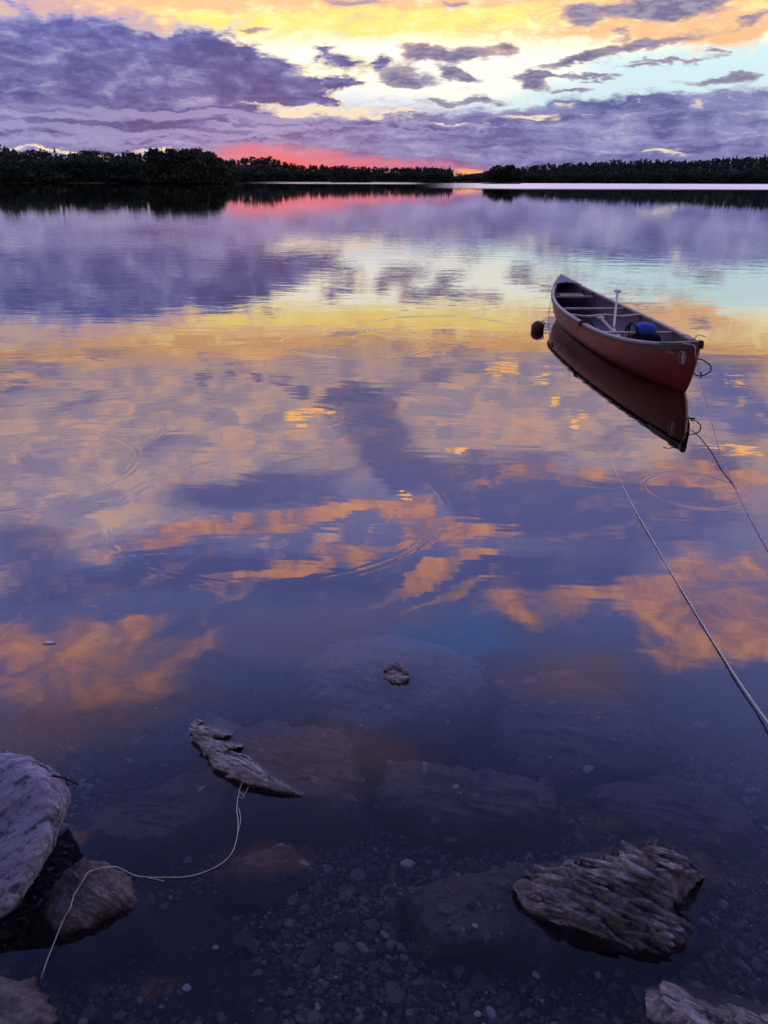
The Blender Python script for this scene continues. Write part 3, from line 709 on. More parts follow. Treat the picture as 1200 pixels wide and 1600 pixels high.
wd = max(p[0] for p in tp); x0 = CL / 2 - .345
on_side([(x0 + p[0] * .11 / wd, .335 + p[1]) for p in tp], tf, 'lettering', m_white)
ex, ez, er = CL / 2 - .15, .325, .062
ring = []; rf = []
for k in range(33):
    a_ = math.radians(-60 + 300 * k / 32)
    for rr in (er, er - .008): ring.append((ex + rr * .62 * math.cos(a_), ez + rr * math.sin(a_)))
rf = [(2 * k, 2 * k + 1, 2 * k + 3, 2 * k + 2) for k in range(32)]
fig = [(-.010, -.058), (.012, -.058), (.016, -.02), (.020, .012), (.010, .03), (.012, .045), (.002, .052), (-.006, .042), (-.004, .028), (-.014, .008), (-.010, -.02)]
o_ = len(ring); ring += [(ex + .004 + x, ez + z) for x, z in fig]; rf.append(tuple(o_ + k for k in range(len(fig))))
on_side(ring, rf, 'emblem', m_white)

# ------------------------------------------------------------------ things in the canoe
def L2W(p): return CC + Xd * p[0] + Yd * p[1] + Vector((0, 0, p[2]))
m_shaft = simple('pale_paddle_wood', 'C9B8A2', .45, .4, 10, .2)
def paddle(grip, tip, label, group=None):
    grip, tip = Vector(grip), Vector(tip); d = (tip - grip).normalized(); Lp = (tip - grip).length
    root = empty('paddle', grip); side = d.cross(Vector((0, -.25, 1))).normalized(); nrm = d.cross(side)
    P = [d * t for t in np.linspace(.04, Lp - .42, 12)]
    tube('shaft', P, .0145, m_shaft, root, 10)
    n = 10; vs = []
    prof = [(-.010, .036), (-.006, .046), (0.004, .047), (.014, .040), (.03, .026), (.07, .017)]
    for t, w in prof:
        for k in range(12):
            a = 2 * math.pi * k / 12; vs.append(d * t + side * (w * math.cos(a)) + nrm * (min(w, .018) * math.sin(a)))
    fs = grid_faces(len(prof), 12, True); fs.append(tuple(range(12))[::-1]); fs.append(tuple((len(prof) - 1) * 12 + k for k in range(12)))
    mesh_obj('grip', vs, fs, m_shaft, root, True)
    vs = []; pr = [(0, .016, .014), (.06, .035, .010), (.14, .075, .007), (.26, .092, .006), (.40, .092, .005), (.465, .075, .004), (.485, .03, .003)]
    for t, w, th in pr:
        for k in range(12):
            a = 2 * math.pi * k / 12; vs.append(d * (Lp - .43 + t * .88) + side * (w * math.cos(a)) + nrm * (th * math.sin(a)))
    fs = grid_faces(len(pr), 12, True); fs.append(tuple(range(12))[::-1]); fs.append(tuple((len(pr) - 1) * 12 + k for k in range(12)))
    mesh_obj('blade', vs, fs, m_shaft, root, True)
    tag(root, label, 'paddle', 'paddles lying in the canoe'); return root
gp_ = px_y(965, 455, 9.85); bt = px_y(960, 503, 8.93)
dd = (bt - gp_).normalized(); tipp = gp_ + dd * 1.62; k_ = (gp_.z - .055) / (gp_.z - tipp.z)
tipp = gp_ + (tipp - gp_) * min(1, k_)
paddle(gp_, tipp, 'pale wooden paddle leaning upright out of the canoe with its grip in the air')
g2 = px_z(938, 496, .33); g2e = L2W((lx(955, 506) + .95, -.06, .06))
paddle(g2, g2e, 'pale paddle lying low in the canoe, only its pear grip showing over the gunwale')
# pack: blue rounded top over a black body
m_blue = simple('blue_pack_cloth', '3C5AA6', .75, .2, 14, .25, (35, .004)); m_dark = simple('black_pack_cloth', '121318', .8, .2, 14, .3, (35, .004))
pk0 = to_local(px_z(1008, 513, .31)); pk = empty('pack', L2W((pk0.x, pk0.y, .012))); pk.rotation_euler = (0, 0, math.atan2(Xd.y, Xd.x))
tag(pk, 'blue topped black pack resting on the canoe floor near the bow', 'pack')
def pillow(name, sx, sy, z0, z1, m, ex=2.6, seed=0, parent=pk):
    vs = []; n1, n2 = 15, 28
    for i in range(n1):
        ph = -math.pi / 2 + math.pi * i / (n1 - 1)
        for k in range(n2):
            a = 2 * math.pi * k / n2; c_, s_ = math.cos(a), math.sin(a)
            pw = lambda t, e: math.copysign(abs(t) ** (2 / e), t)
            r = pw(math.cos(ph), ex)
            p = np.array([sx * r * pw(c_, ex), sy * r * pw(s_, ex), (z0 + z1) / 2 + (z1 - z0) / 2 * pw(math.sin(ph), ex)])
            p[:2] *= 1 + .10 * float(fbm(np.array([[p[0] * 7 + seed, p[1] * 7, p[2] * 7]]), 3)[0])
            vs.append(p)
    return mesh_obj(name, vs, grid_faces(n1, n2, True), m, parent, True)
pillow('body', .18, .165, 0, .27, m_dark, 3.2, 2)
pillow('top_flap', .13, .115, .20, .36, m_blue, 2.5, 5)
st = tube('strap', catmull([(-.19, -.10, .12), (-.15, -.12, .30), (-.05, -.125, .352), (.10, -.12, .30), (.18, -.10, .12)], 6), .012, m_dark, pk, 8, .35)
tube('strap', catmull([(-.05, -.19, .24), (-.10, -.16, .30), (-.15, -.08, .31), (-.18, .05, .24)], 6), .012, m_dark, pk, 8, .5)
# black cord tied round the left gunwale
c0 = hull_pt(lx(926, 500, .33) / (CL / 2), 1, -1); parts = []
for k in range(3):
    o0 = Vector((c0.x - .03 + .03 * k, c0.y - .004, c0.z + .004))
    parts.append(tube_geo([o0 + Vector((.004 * math.sin(3 * t), math.cos(t) * .028, math.sin(t) * .026)) for t in np.linspace(0, 2 * math.pi, 14)], .007, 6))
parts.append(tube_geo(catmull([c0 + Vector((0, -.03, 0)), c0 + Vector((-.03, -.04, -.03)), c0 + Vector((-.04, -.036, -.065))], 5), .005, 6))
parts.append(tube_geo(catmull([c0 + Vector((.02, .01, .03)), c0 + Vector((.05, .04, .05)), c0 + Vector((.10, .08, .02)), c0 + Vector((.16, .10, -.02))], 5), .010, 6))
v, f = join_geo([([L2W(p) for p in a_], b_) for a_, b_ in parts])
tag(mesh_obj('cord', v, f, m_black, None, True), 'black cord knotted around the left gunwale beside the low paddle grip', 'cord')

# ------------------------------------------------------------------ ropes and float
def rope_mat(name, col, r):
    m, q, out = mat(name); P = q.n.new('ShaderNodeTexCoord').outputs['Object']
    w = q.n.new('ShaderNodeTexWave'); w.bands_direction = 'DIAGONAL'; q.put(w.inputs['Vector'], P); w.inputs['Scale'].default_value = .22 / r; w.inputs['Distortion'].default_value = .4
    c = q.mix(w.outputs['Fac'], [k * .7 for k in lin(col)], lin(col)); c = q.mix(q.step(q.noise(P, 14, 4), .50, .70), c, [k * .75 for k in lin(col)])
    principled(q, out, c, .7, .3, q.bump(w.outputs['Fac'], .8, r * .5)); return m
m_pink = rope_mat('pinkish_rope', 'ECC4BC', .004); m_yel = rope_mat('yellow_rope', 'FBF5D2', .005); m_brn = rope_mat('brown_line', '7A5446', .003)
knot_top = px_y(1080, 525, CN.y + .42)
def curve_px(pts, z=None): return [px_z(x, y, zz) for x, y, zz in pts]
a0 = L2W((CL / 2 - .13, -.01, z_sheer(.95) + .044)); a1 = L2W((CL / 2 - .125, -b_half(.95) - .030, z_sheer(.95) + .015))
P = [a0, a1, px_y(1085, 540, CN.y - .02), px_y(1087, 555, CN.y - .08), px_y(1092, 583, CN.y - .13), px_z(1112, 660, .095), px_z(1130, 722, .03), px_z(1147, 758, .004), px_z(1165, 795, .002), px_z(1184, 830, .003), px_z(1203, 864, .004), px_z(1290, 1010, .03), px_z(1420, 1200, .15)]
tag(tube('mooring_rope', catmull(P, 10), .0042, m_pink, None, 8), 'thin pinkish mooring rope running from the near deck of the canoe down onto the water', 'rope')
kk = []
for s_ in (-1, 1): kk.append(tube_geo(catmull([a0, a0 + Vector((.05 * s_, .03, .035)), a0 + Vector((.11 * s_, .02, .02))], 6), .0038, 6))
kk.append(tube_geo([a0 + Vector((math.cos(t) * .014, math.sin(t) * .014, .006 * math.sin(2 * t))) for t in np.linspace(0, 12, 30)], .005, 6))
v, f = join_geo(kk); rope_o = bpy.data.objects['mooring_rope']; mesh_obj('knot', v, f, m_pink, rope_o, True)
P = [px_z(946, 690, -.35), px_z(952, 705, -.10), px_z(962, 735, -.012), px_z(990, 792, .003), px_z(1022, 848, .004), px_z(1056, 906, .004), px_z(1090, 962, .005), px_z(1122, 1014, .006), px_z(1160, 1072, .01), px_z(1204, 1134, .02), px_z(1330, 1300, .10)]
tag(tube('shore_rope', catmull(P, 12), .0032, m_yel, None, 8), 'pale yellow twisted rope stretched across the water, sinking at its far end', 'rope')
s0 = L2W((-CL / 2 + .22, -b_half(.91) - .02, z_sheer(.91)))
P = [L2W((-CL / 2 + .20, -.04, z_sheer(.91) + .03)), s0, px_y(865, 455, CF.y - .35), px_y(858, 486, CF.y - .62), px_y(858.5, 500, CF.y - .85), px_y(860.5, 520, CF.y - 1.3), px_z(862.5, 536, .004), px_z(864, 539, .003), px_z(866, 532, -.08)]
sl = tube('stern_line', catmull(P, 8), .0040, m_brn, None, 6); tag(sl, 'thin brown line with knots hanging from the far deck of the canoe into the water', 'rope')
for kx, ky, kd in ((865.5, 455, .35), (860.5, 519, 1.28), (863, 536, None)):
    kp = px_y(kx, ky, CF.y - kd) if kd else px_z(kx, ky, .012)
    v, f = tube_geo([kp + Vector((math.cos(t) * .012, math.sin(t) * .012, .005 * math.sin(1.5 * t) - .004 + .001 * t)) for t in np.linspace(0, 11, 26)], .007, 6)
    mesh_obj('knot', v, f, m_brn, sl, True)
m_float = simple('orange_brown_float', '743A1C', .55, .4, 12, .45, (25, .006))
fc = px_z(840, 512, 0.035); R_ = .085; vs = []
for i in range(17):
    th = math.pi * i / 16
    for k in range(24):
        a = 2 * math.pi * k / 24; r = R_ * math.sin(th) * (1 - .05 * math.exp(-((th - 1.57) / .12) ** 2)); vs.append((r * math.cos(a), r * math.sin(a), R_ * math.cos(th)))
bu_ = empty('mooring_float', fc); tag(bu_, 'small round brown orange float on the water left of the canoe', 'float')
mesh_obj('ball', vs, grid_faces(17, 24, True), m_float, bu_, True)
v, f = tube_geo([Vector((math.cos(t) * .022 + .06, 0, math.sin(t) * .022 + .055)) for t in np.linspace(0, 2 * math.pi, 16)], .007, 6)
mesh_obj('eye_ring', v, f, m_black, bu_, True)

# ------------------------------------------------------------------ rocks
from mathutils.bvhtree import BVHTree
def rock_mat(name, dark, midc, pale, strata=None, sfreq=40, wet=.06, bumpd=.010, silt=None, along=4.0):
    m, q, out = mat(name); gg = geo(q); P = gg.outputs['Position']; z = q.sep(P)[2]
    n1 = q.noise(P, 9, 8, .65); n2 = q.noise(P, 60, 6, .7)
    c = q.ramp(q.add(q.mul(n1, .65), q.mul(n2, .35)), [(.30, lin(dark)), (.48, lin(midc)), (.66, lin(pale))])
    sp = q.step(q.noise(P, 130, 3, .6), .60, .72); c = q.mix(q.mul(sp, .5), c, lin(dark))
    lich = q.step(q.noise(P, 22, 5, .7), .60, .68); c = q.mix(q.mul(lich, .45), c, lin(pale))
    h = q.add(q.mul(q.noise(P, 24, 8, .68), 1.0), q.mul(q.noise(P, 110, 5, .7), .35))
    if strata is not None:
        d = q.add(q.v('DOT_PRODUCT', P, strata, out=1), q.mul(q.noise(P, 6, 3), .05))
        st = q.noise(q.xyz(q.mul(d, sfreq), q.mul(q.v('DOT_PRODUCT', P, (strata[1], -strata[0], 0), out=1), along), 0.0), 1.0, 5, .6)
        h = q.add(h, q.mul(st, 1.6)); c = q.mix(q.mul(q.step(st, .47, .38), .75), c, [k * .35 for k in lin(dark)])
    wetm = q.step(z, wet, wet * .25)            # the splash line: wet stone is darker and glossier
    c = q.mix(q.mul(wetm, .7), c, [k * .42 for k in lin(midc)])
    if silt: c = q.mix(q.mul(q.step(z, -.015, -.05), .75), c, lin(silt))
    principled(q, out, c, q.mixf(wetm, .85, .45), .3, q.bump(h, .9, bumpd)); return m
m_boulder = rock_mat('lilac_grey_schist', '6A646C', 'A6A0A8', 'CAC4CA', (.55, -.80, -.20), 30, .05, .014, None, 15.0)
m_brownstone = rock_mat('brown_pitted_stone', '2E2823', '5A5048', '837668', None, 40, .02, .008)
m_slate = rock_mat('layered_slate', '38322F', '7C736A', 'C2B6A8', (.50, .86, .1), 70, .016, .012, '6A6258')
m_tip = rock_mat('dry_slate_tips', '685F58', 'AEA294', 'DCD0C0', (.30, .95, .0), 60, .004, .010, '6A6258')
m_silt = rock_mat('silted_slab', '3C3632', '564E48', '6A6058', None, 40, -.6, .012, '5C524A')
def sdisp(P, d, freq, seed=0.0):
    """slaty steps: sharp risers, slowly sloping treads along direction d"""
    c = P @ np.array(d) * freq + .7 * fbm(P * 5 + seed, 3) + .35 * fbm(P * 22 + seed, 3) + seed
    k = np.floor(c); f = c - k
    hstep = vnoise(np.stack([k * 3.7 + seed, P[..., 0] * 9, P[..., 1] * 9], -1))
    return np.where(f < .12, f / .12, 1 - (f - .12) / .88) * (.1 + 1.4 * hstep)
def boulder(name, c, planes, m, n=190, p=12, amp=.012, sd=None, sf=24, samp=.012, seed=0.0, label=None, group=None):
    th = np.linspace(0.0, math.pi, n); ph = np.linspace(0, 2 * math.pi, int(n * 1.6), endpoint=False)
    T, Ph = np.meshgrid(th, ph, indexing='ij'); d = np.stack([np.sin(T) * np.cos(Ph), np.sin(T) * np.sin(Ph), np.cos(T)], -1)
    s = 0
    for nn, pt in planes:
        nn = np.array(nn, float); nn /= np.linalg.norm(nn); off = float(nn @ (np.array(pt, float) - np.array(c)))
        s = s + np.maximum(0, d @ nn / off) ** p
    r = s ** (-1 / p); P = np.array(c) + d * r[..., None]
    rr = amp * (1.6 * fbm(P * 4 + seed, 3) + fbm(P * 14 + seed, 5, .55) + .5 * fbm(P * 45 + seed, 4, .6))
    if sd is not None: rr = rr + samp * (sdisp(P, sd, sf, seed) - .5) + samp * .5 * (sdisp(P, sd, sf * 2.6, seed + 3) - .5)
    P = P + d * rr[..., None]
    o = np_mesh(name, P.reshape(-1, 3), np.array(grid_faces(n, len(ph), True))[:, ::-1], m, True)
    if label: tag(o, label, 'rock', group)
    return o
big = boulder('boulder', (-1.22, 1.50, .10), [((.10, -.76, .64), (-1.0, 1.47, .21)), ((.05, .22, .95), (-1.0, 1.6, .352)), ((.97, .15, -.02), (-.845, 1.52, .25)), ((.80, .0, -.55), (-.875, 1.47, .12)), ((.1, -.72, -.68), (-1.0, 1.335, .06)),
    ((.70, -.68, .0), (-.90, 1.41, .14)), ((.1, 1, .35), (-1, 1.665, .33)), ((-1, 0, 0), (-1.75, 1.5, .1)), ((0, 0, -1), (-1.2, 1.5, -.25)), ((.72, .35, .55), (-.88, 1.60, .285))],
    m_boulder, 360, 16, .012, (-.55, .80, .20), 38, .006, 3.1, 'large pale lilac grey boulder standing in the water at the left edge')
stone = boulder('stone', (-.79, 1.47, -.01), [((0, 0, 1), (-.79, 1.47, .062)), ((.9, .45, .3), (-.70, 1.525, .02)), ((.5, -.85, .25), (-.74, 1.40, .01)), ((-.6, -.8, .3), (-.86, 1.40, .0)), ((-.8, .5, .3), (-.88, 1.50, .0)), ((.1, 1, .25), (-.78, 1.535, .02)), ((0, 0, -1), (-.79, 1.47, -.22)), ((-.45, -.2, .85), (-.85, 1.45, .035)), ((.5, .1, .85), (-.72, 1.49, .045))],
    m_brownstone, 170, 9, .017, (.5, .7, .5), 30, .004, 7.7, 'smaller rounded brown stone beside the boulder with a thin string draped over it')
boulder('rock', (-.93, 1.06, -.03), [((.1, .2, .95), (-.88, 1.10, .055)), ((.8, .5, .3), (-.78, 1.17, .02)), ((.1, 1, .3), (-.9, 1.235, .015)), ((.9, -.4, .1), (-.76, 1.0, 0)), ((0, -1, 0), (-.9, .8, 0)), ((-1, 0, 0), (-1.2, 1.0, 0)), ((0, 0, -1), (-.9, 1, -.2))],
    m_brownstone, 150, 12, .016, (.3, .8, .5), 18, .02, 1.7, 'dark jagged rock cut off by the bottom left corner, below the string')
def plate_tris(P, count, strike, dip, ln, wd, th, seed, zmin=.0, lift=.0015, holes=()):
    """thin slaty plates lying on a sculpted surface P: elongated along the strike, dipping away from the shore"""
    rs = np.random.RandomState(seed); pts = P.reshape(-1, 3); pts = pts[pts[:, 2] > zmin]
    for h_ in holes: pts = pts[(pts[:, 0] - h_.x) ** 2 + (pts[:, 1] - h_.y) ** 2 > .055 ** 2]
    st = np.array((strike[0], strike[1], 0.0)); st /= np.linalg.norm(st); pe = np.array((-st[1], st[0], 0.0)); pe *= np.sign(pe[1])
    T_ = []; k = 14; a = np.arange(k) * 2 * math.pi / k
    for i in range(count):
        c = pts[rs.randint(len(pts))]; d = math.radians(dip * rs.uniform(.5, 1.5)); az = rs.normal(0, .16)
        s1 = st * math.cos(az) + pe * math.sin(az); p1 = -st * math.sin(az) + pe * math.cos(az)
        s1 = s1 + np.array((0, 0, rs.normal(0, .10))); w1 = p1 * math.cos(d) - np.array((0, 0, 1)) * math.sin(d); n1 = np.cross(s1, w1); n1 /= np.linalg.norm(n1); n1 *= np.sign(n1[2])
        L, W_, t_ = rs.uniform(*ln), rs.uniform(*wd), rs.uniform(*th)
        rad = rs.uniform(.72, 1.12, k); ca = np.sign(np.cos(a)) * np.abs(np.cos(a)) ** .8; sa = np.sin(a) * (1 - .45 * np.abs(np.cos(a)) ** 2)
        ring = np.stack([ca * rad * L * .5, sa * rad * W_ * .5], -1)
        def lay(sc, z, jz): return c + (ring[:, :1] * sc) * s1 + (ring[:, 1:] * sc) * w1 + (z + rs.uniform(-jz, jz, (k, 1))) * n1
        rows = [lay(.86, -t_, .1 * t_), lay(1.0, -.15 * t_, .25 * t_), lay(.93, lift + .0 * t_, .2 * t_), lay(.55, lift + .12 * t_, .25 * t_)]
        cen = c + n1 * (lift + .15 * t_)
        for r0, r1 in zip(rows[:-1], rows[1:]):
            for j in range(k):
                j2 = (j + 1) % k; T_ += [(r0[j], r0[j2], r1[j2]), (r0[j], r1[j2], r1[j])]
        for j in range(k): T_.append((rows[-1][j], rows[-1][(j + 1) % k], cen))
    return np.array(T_)
def loft_rock(name, curves, m, nt=150, ns=26, sd=(.5, .86, .1), sf=45, samp=.014, amp=.010, seed=0.0, label=None, dents=(), warp=.0, plates=()):
    """curves: cross-section rows from the far side over the crest to the near foot, each a list of (px, py, z)"""
    rows = []
    for cv in curves:
        pts = [np.array(px_z(*p_)) for p_ in cv]; L = np.linspace(0, 1, len(pts))
        t = np.linspace(0, 1, nt); rows.append(np.stack([np.interp(t, L, [p_[k] for p_ in pts]) for k in range(3)], -1))
    R_ = np.array(rows); S = np.linspace(0, len(curves) - 1, ns * (len(curves) - 1) + 1)
    i0 = np.minimum(S.astype(int), len(curves) - 2); fr = (S - i0)[:, None, None]
    P = R_[i0] * (1 - fr) + R_[i0 + 1] * fr
    out_w = np.minimum(np.linspace(0, 1, nt), np.linspace(1, 0, nt)); edge = np.clip(out_w / .03, 0, 1)[None, :]
    N3 = np.zeros_like(P); dz_ = samp * (sdisp(P * (1, 1, .3), sd, sf, seed) - .35) + samp * .35 * (sdisp(P * (1, 1, .3), (sd[0] + .1, sd[1], sd[2]), sf * 2.7, seed + 4) - .4) + amp * (fbm(P * 9 + seed, 5, .55) * 1.2 + fbm(P * 40 + seed, 3) * .4)
    P = P.copy(); P[..., 2] += dz_ * (.4 + .6 * edge)
    jit = fbm(P * (30, 30, 0) + seed * 2, 4, .6) * .004 + warp * fbm(P * (8, 8, 0) + seed, 3)
    P[..., 0] += jit; P[..., 1] += np.roll(jit, 7, 1) * .6
    for (x, y, z, rad, dep) in dents:
        cpt = px_z(x, y, z); d2 = ((P[..., 0] - cpt.x) ** 2 + (P[..., 1] - cpt.y) ** 2) / rad ** 2; P[..., 2] -= dep * np.exp(-d2)
    q4 = np.array(grid_faces(P.shape[0], nt)); tri = np.concatenate([q4[:, (0, 1, 2)], q4[:, (0, 2, 3)]]); vv = P.reshape(-1, 3); nb_ = len(tri)
    for pl in plates:
        T_ = plate_tris(P[ns: -int(ns * 1.3), int(nt * .11):int(nt * .86)], *pl, holes=[px_z(d_[0], d_[1], d_[2]) for d_ in dents[:1]]); tri = np.concatenate([tri, np.arange(len(T_) * 3).reshape(-1, 3) + len(vv)]); vv = np.concatenate([vv, T_.reshape(-1, 3)])
    o = np_mesh(name, vv, tri, m, True)
    if plates:
        sm = np.zeros(len(o.data.polygons), bool); sm[:nb_] = True; o.data.polygons.foreach_set('use_smooth', sm)
    tag(o, label, 'rock'); return o
loft_rock('slate_rock', [
    [(770, 1395, -.20), (830, 1360, -.2), (900, 1335, -.2), (940, 1325, -.2), (975, 1315, -.2), (1010, 1305, -.2), (1060, 1310, -.2), (1100, 1340, -.2), (1125, 1370, -.2)],
    [(799, 1388, -.01), (845, 1371, 0.027), (905, 1362, 0.048), (955, 1352, 0.068), (990, 1346, 0.075), (1014, 1336, 0.082), (1050, 1344, 0.068), (1076, 1357, 0.048), (1096, 1374, 0.020)],
    [(803, 1391, 0.017), (848, 1376, 0.058), (908, 1367, 0.092), (958, 1358, 0.109), (994, 1353, 0.122), (1018, 1343, 0.122), (1042, 1350, 0.102), (1066, 1366, 0.075), (1092, 1378, 0.034)],
    [(812, 1408, 0.017), (858, 1400, 0.051), (915, 1398, 0.078), (962, 1396, 0.092), (1000, 1398, 0.095), (1025, 1399, 0.088), (1045, 1402, 0.061), (1056, 1402, 0.048), (1062, 1403, 0.027)],
    [(822, 1424, 0.000), (862, 1428, 0.026), (915, 1436, 0.041), (965, 1442, 0.048), (1005, 1446, 0.048), (1030, 1440, 0.041), (1058, 1432, 0.041), (1078, 1432, 0.031), (1084, 1436, 0.014)],
    [(832, 1436, -.02), (866, 1447, -.015), (905, 1459, -.015), (950, 1474, -.012), (990, 1488, -.012), (1025, 1498, -.012), (1050, 1494, -.012), (1078, 1478, -.012), (1092, 1462, -.015)],
    [(815, 1460, -.20), (860, 1480, -.2), (900, 1500, -.2), (950, 1515, -.2), (1000, 1530, -.2), (1050, 1535, -.2), (1095, 1515, -.2), (1120, 1485, -.2), (1130, 1465, -.2)]],
    m_slate, 320, 34, (.50, .86, .1), 36, .034, .010, 2.3, 'dark layered slate rock with jagged pale top edge, rising from the shallows', [(1060, 1412, .03, .040, .07), (1032, 1435, .04, .03, .04), (1010, 1425, .05, .03, .025), (960, 1425, .05, .04, .015)], 0.0, [(120, (.86, -.46), 17, (.05, .13), (.016, .034), (.006, .013), 31, .010), (80, (.86, -.46), 20, (.03, .07), (.008, .018), (.004, .009), 32, .015)])
loft_rock('slate_ridge', [
    [(325, 1112, -.16), (340, 1118, -.16), (360, 1128, -.16), (380, 1136, -.16), (392, 1146, -.16), (398, 1158, -.16), (402, 1170, -.16), (410, 1182, -.15), (422, 1196, -.15), (440, 1210, -.14), (460, 1222, -.13), (485, 1238, -.10)],
    [(319, 1127, .002), (309, 1136, -.006), (326, 1139, .004), (361, 1149, .006), (335, 1155, -.004), (379, 1167, .008), (352, 1174, .002), (386, 1183, .012), (404, 1200, .014), (422, 1216, .010), (446, 1229, .007), (472, 1243, -.004)],
    [(305, 1123, .016), (303, 1133, .012), (312, 1141, .026), (332, 1146, .034), (322, 1155, .032), (346, 1163, .040), (346, 1178, .042), (364, 1189, .046), (386, 1206, .038), (408, 1219, .028), (438, 1231, .018), (471, 1243, .002)],
    [(300, 1129, .0), (300, 1140, .004), (303, 1149, .010), (308, 1157, .016), (315, 1166, .020), (324, 1176, .022), (335, 1187, .024), (352, 1200, .024), (378, 1215, .018), (406, 1226, .012), (437, 1236, .006), (471, 1245, -.006)],
    [(299, 1133, -.01), (299, 1144, -.01), (302, 1154, -.01), (307, 1163, -.01), (314, 1173, -.01), (323, 1184, -.01), (335, 1196, -.01), (353, 1210, -.01), (378, 1225, -.01), (406, 1233, -.01), (437, 1240, -.01), (470, 1247, -.012)],
    [(285, 1145, -.2), (285, 1160, -.2), (290, 1172, -.2), (296, 1184, -.2), (306, 1196, -.2), (318, 1208, -.2), (330, 1220, -.2), (350, 1236, -.2), (378, 1248, -.2), (408, 1256, -.2), (440, 1260, -.2), (475, 1262, -.2)]],
    m_tip, 260, 26, (.38, .92, .0), 36, .012, .006, 5.2, 'narrow curved slate ridge breaking the surface left of centre', (), 0.0, [(60, (.93, -.36), 16, (.025, .07), (.010, .022), (.005, .012), 33, .008)])
loft_rock('rock_tip', [
    [(596, 1040, -.06), (612, 1032, -.06), (630, 1034, -.06), (648, 1050, -.06)],
    [(603, 1049, .0), (614, 1042, .008), (624, 1044, .006), (640, 1056, -.002)],
    [(601, 1058, .004), (612, 1050, .014), (625, 1053, .012), (640, 1060, .002)],
    [(601, 1062, -.002), (612, 1066, .003), (625, 1068, .002), (638, 1063, -.003)],
    [(596, 1074, -.06), (612, 1084, -.06), (628, 1084, -.06), (646, 1070, -.06)]],
    m_tip, 120, 16, (.1, .98, .0), 42, .022, .006, 9.4, 'small pale jagged rock tip just showing above the water near the centre', (), 0.0, [(34, (.97, -.2), 14, (.018, .038), (.010, .020), (.005, .010), 34, .002)])
loft_rock('rock', [
    [(1000, 1535, -.15), (1050, 1520, -.15), (1080, 1530, -.15), (1110, 1540, -.15), (1150, 1550, -.15), (1220, 1570, -.15), (1300, 1580, -.15)],
    [(1008, 1552, .004), (1055, 1544, .02), (1085, 1560, .022), (1112, 1576, .028), (1150, 1580, .034), (1200, 1594, .03), (1300, 1610, .02)],
    [(1009, 1560, .02), (1058, 1553, .05), (1088, 1568, .055), (1112, 1584, .06), (1150, 1588, .065), (1200, 1602, .055), (1300, 1620, .05)],
    [(1010, 1590, .0), (1060, 1610, .045), (1090, 1640, .05), (1120, 1670, .05), (1160, 1690, .05), (1210, 1700, .045), (1300, 1720, .04)],
    [(1005, 1640, -.15), (1060, 1720, -.1), (1090, 1760, -.1), (1120, 1800, -.1), (1160, 1830, -.1), (1210, 1850, -.1), (1300, 1850, -.1)]],
    m_slate, 150, 22, (.5, -.7, .3), 22, .014, .012, 4.4, 'flat brown rock with a pale rim cut off by the bottom right corner', (), 0.0, [(14, (.8, -.6), 6, (.05, .12), (.02, .04), (.003, .007), 35, .03)])
# slabs lying under the surface
def slab(px_, py_, top, rx, ry, rot, seed, label, thick=.25):
    c = px_z(px_, py_, top); r_ = math.radians(rot); rs = np.random.RandomState(seed); pl = [((rs.uniform(-.12, .12), rs.uniform(-.12, .12), 1), (c.x, c.y, top)), ((0, 0, -1), (c.x, c.y, top - thick))]
    k = 6
    for i in range(k):
        a = 2 * math.pi * (i + rs.uniform(-.3, .3)) / k; e = rs.uniform(.72, 1.08); ux, uy = math.cos(a) * rx * e, math.sin(a) * ry * e
        nx, ny = math.cos(a) / rx, math.sin(a) / ry; l_ = math.hypot(nx, ny); nx /= l_; ny /= l_
        R2 = lambda X, Y: (X * math.cos(r_) - Y * math.sin(r_), X * math.sin(r_) + Y * math.cos(r_))
        n2 = R2(nx, ny); p2 = R2(ux, uy); pl.append(((n2[0], n2[1], rs.uniform(.15, .5)), (c.x + p2[0], c.y + p2[1], top - .03)))
    return boulder('submerged_rock', (c.x, c.y, top - thick * .5), pl, m_silt, 120, 10, .022, (.3, .9, .3), 11, .016, seed * 1.37, label)
slab(610, 1052, -.055, .44, .36, 5, 1, 'broad submerged rock around the small pale tip near the centre', .34)
slab(885, 1105, -.13, .34, .30, -10, 2, 'broad rounded submerged rock right of the small pale tip', .35)
slab(735, 1232, -.08, .30, .15, -12, 3, 'long submerged slab in the middle between the pale tip and the slate rock', .2)
slab(455, 1180, -.03, .24, .22, -30, 4, 'submerged slab sloping away behind the curved slate ridge', .22)
slab(850, 1395, -.035, .40, .17, 6, 5, 'wide submerged shelf around the dark layered slate rock', .16)
slab(425, 1335, -.06, .12, .05, 25, 6, 'reddish submerged stone below the right end of the curved ridge', .10)
slab(250, 1255, -.10, .26, .13, 20, 7, 'submerged slab between the boulder and the curved slate ridge', .2)
slab(872, 1276, -.10, .065, .03, -8, 8, 'small pale submerged stone at the edge of the long slab', .06)
slab(1080, 1255, -.12, .26, .14, -14, 9, 'submerged slab under the right side of the shallows', .2)
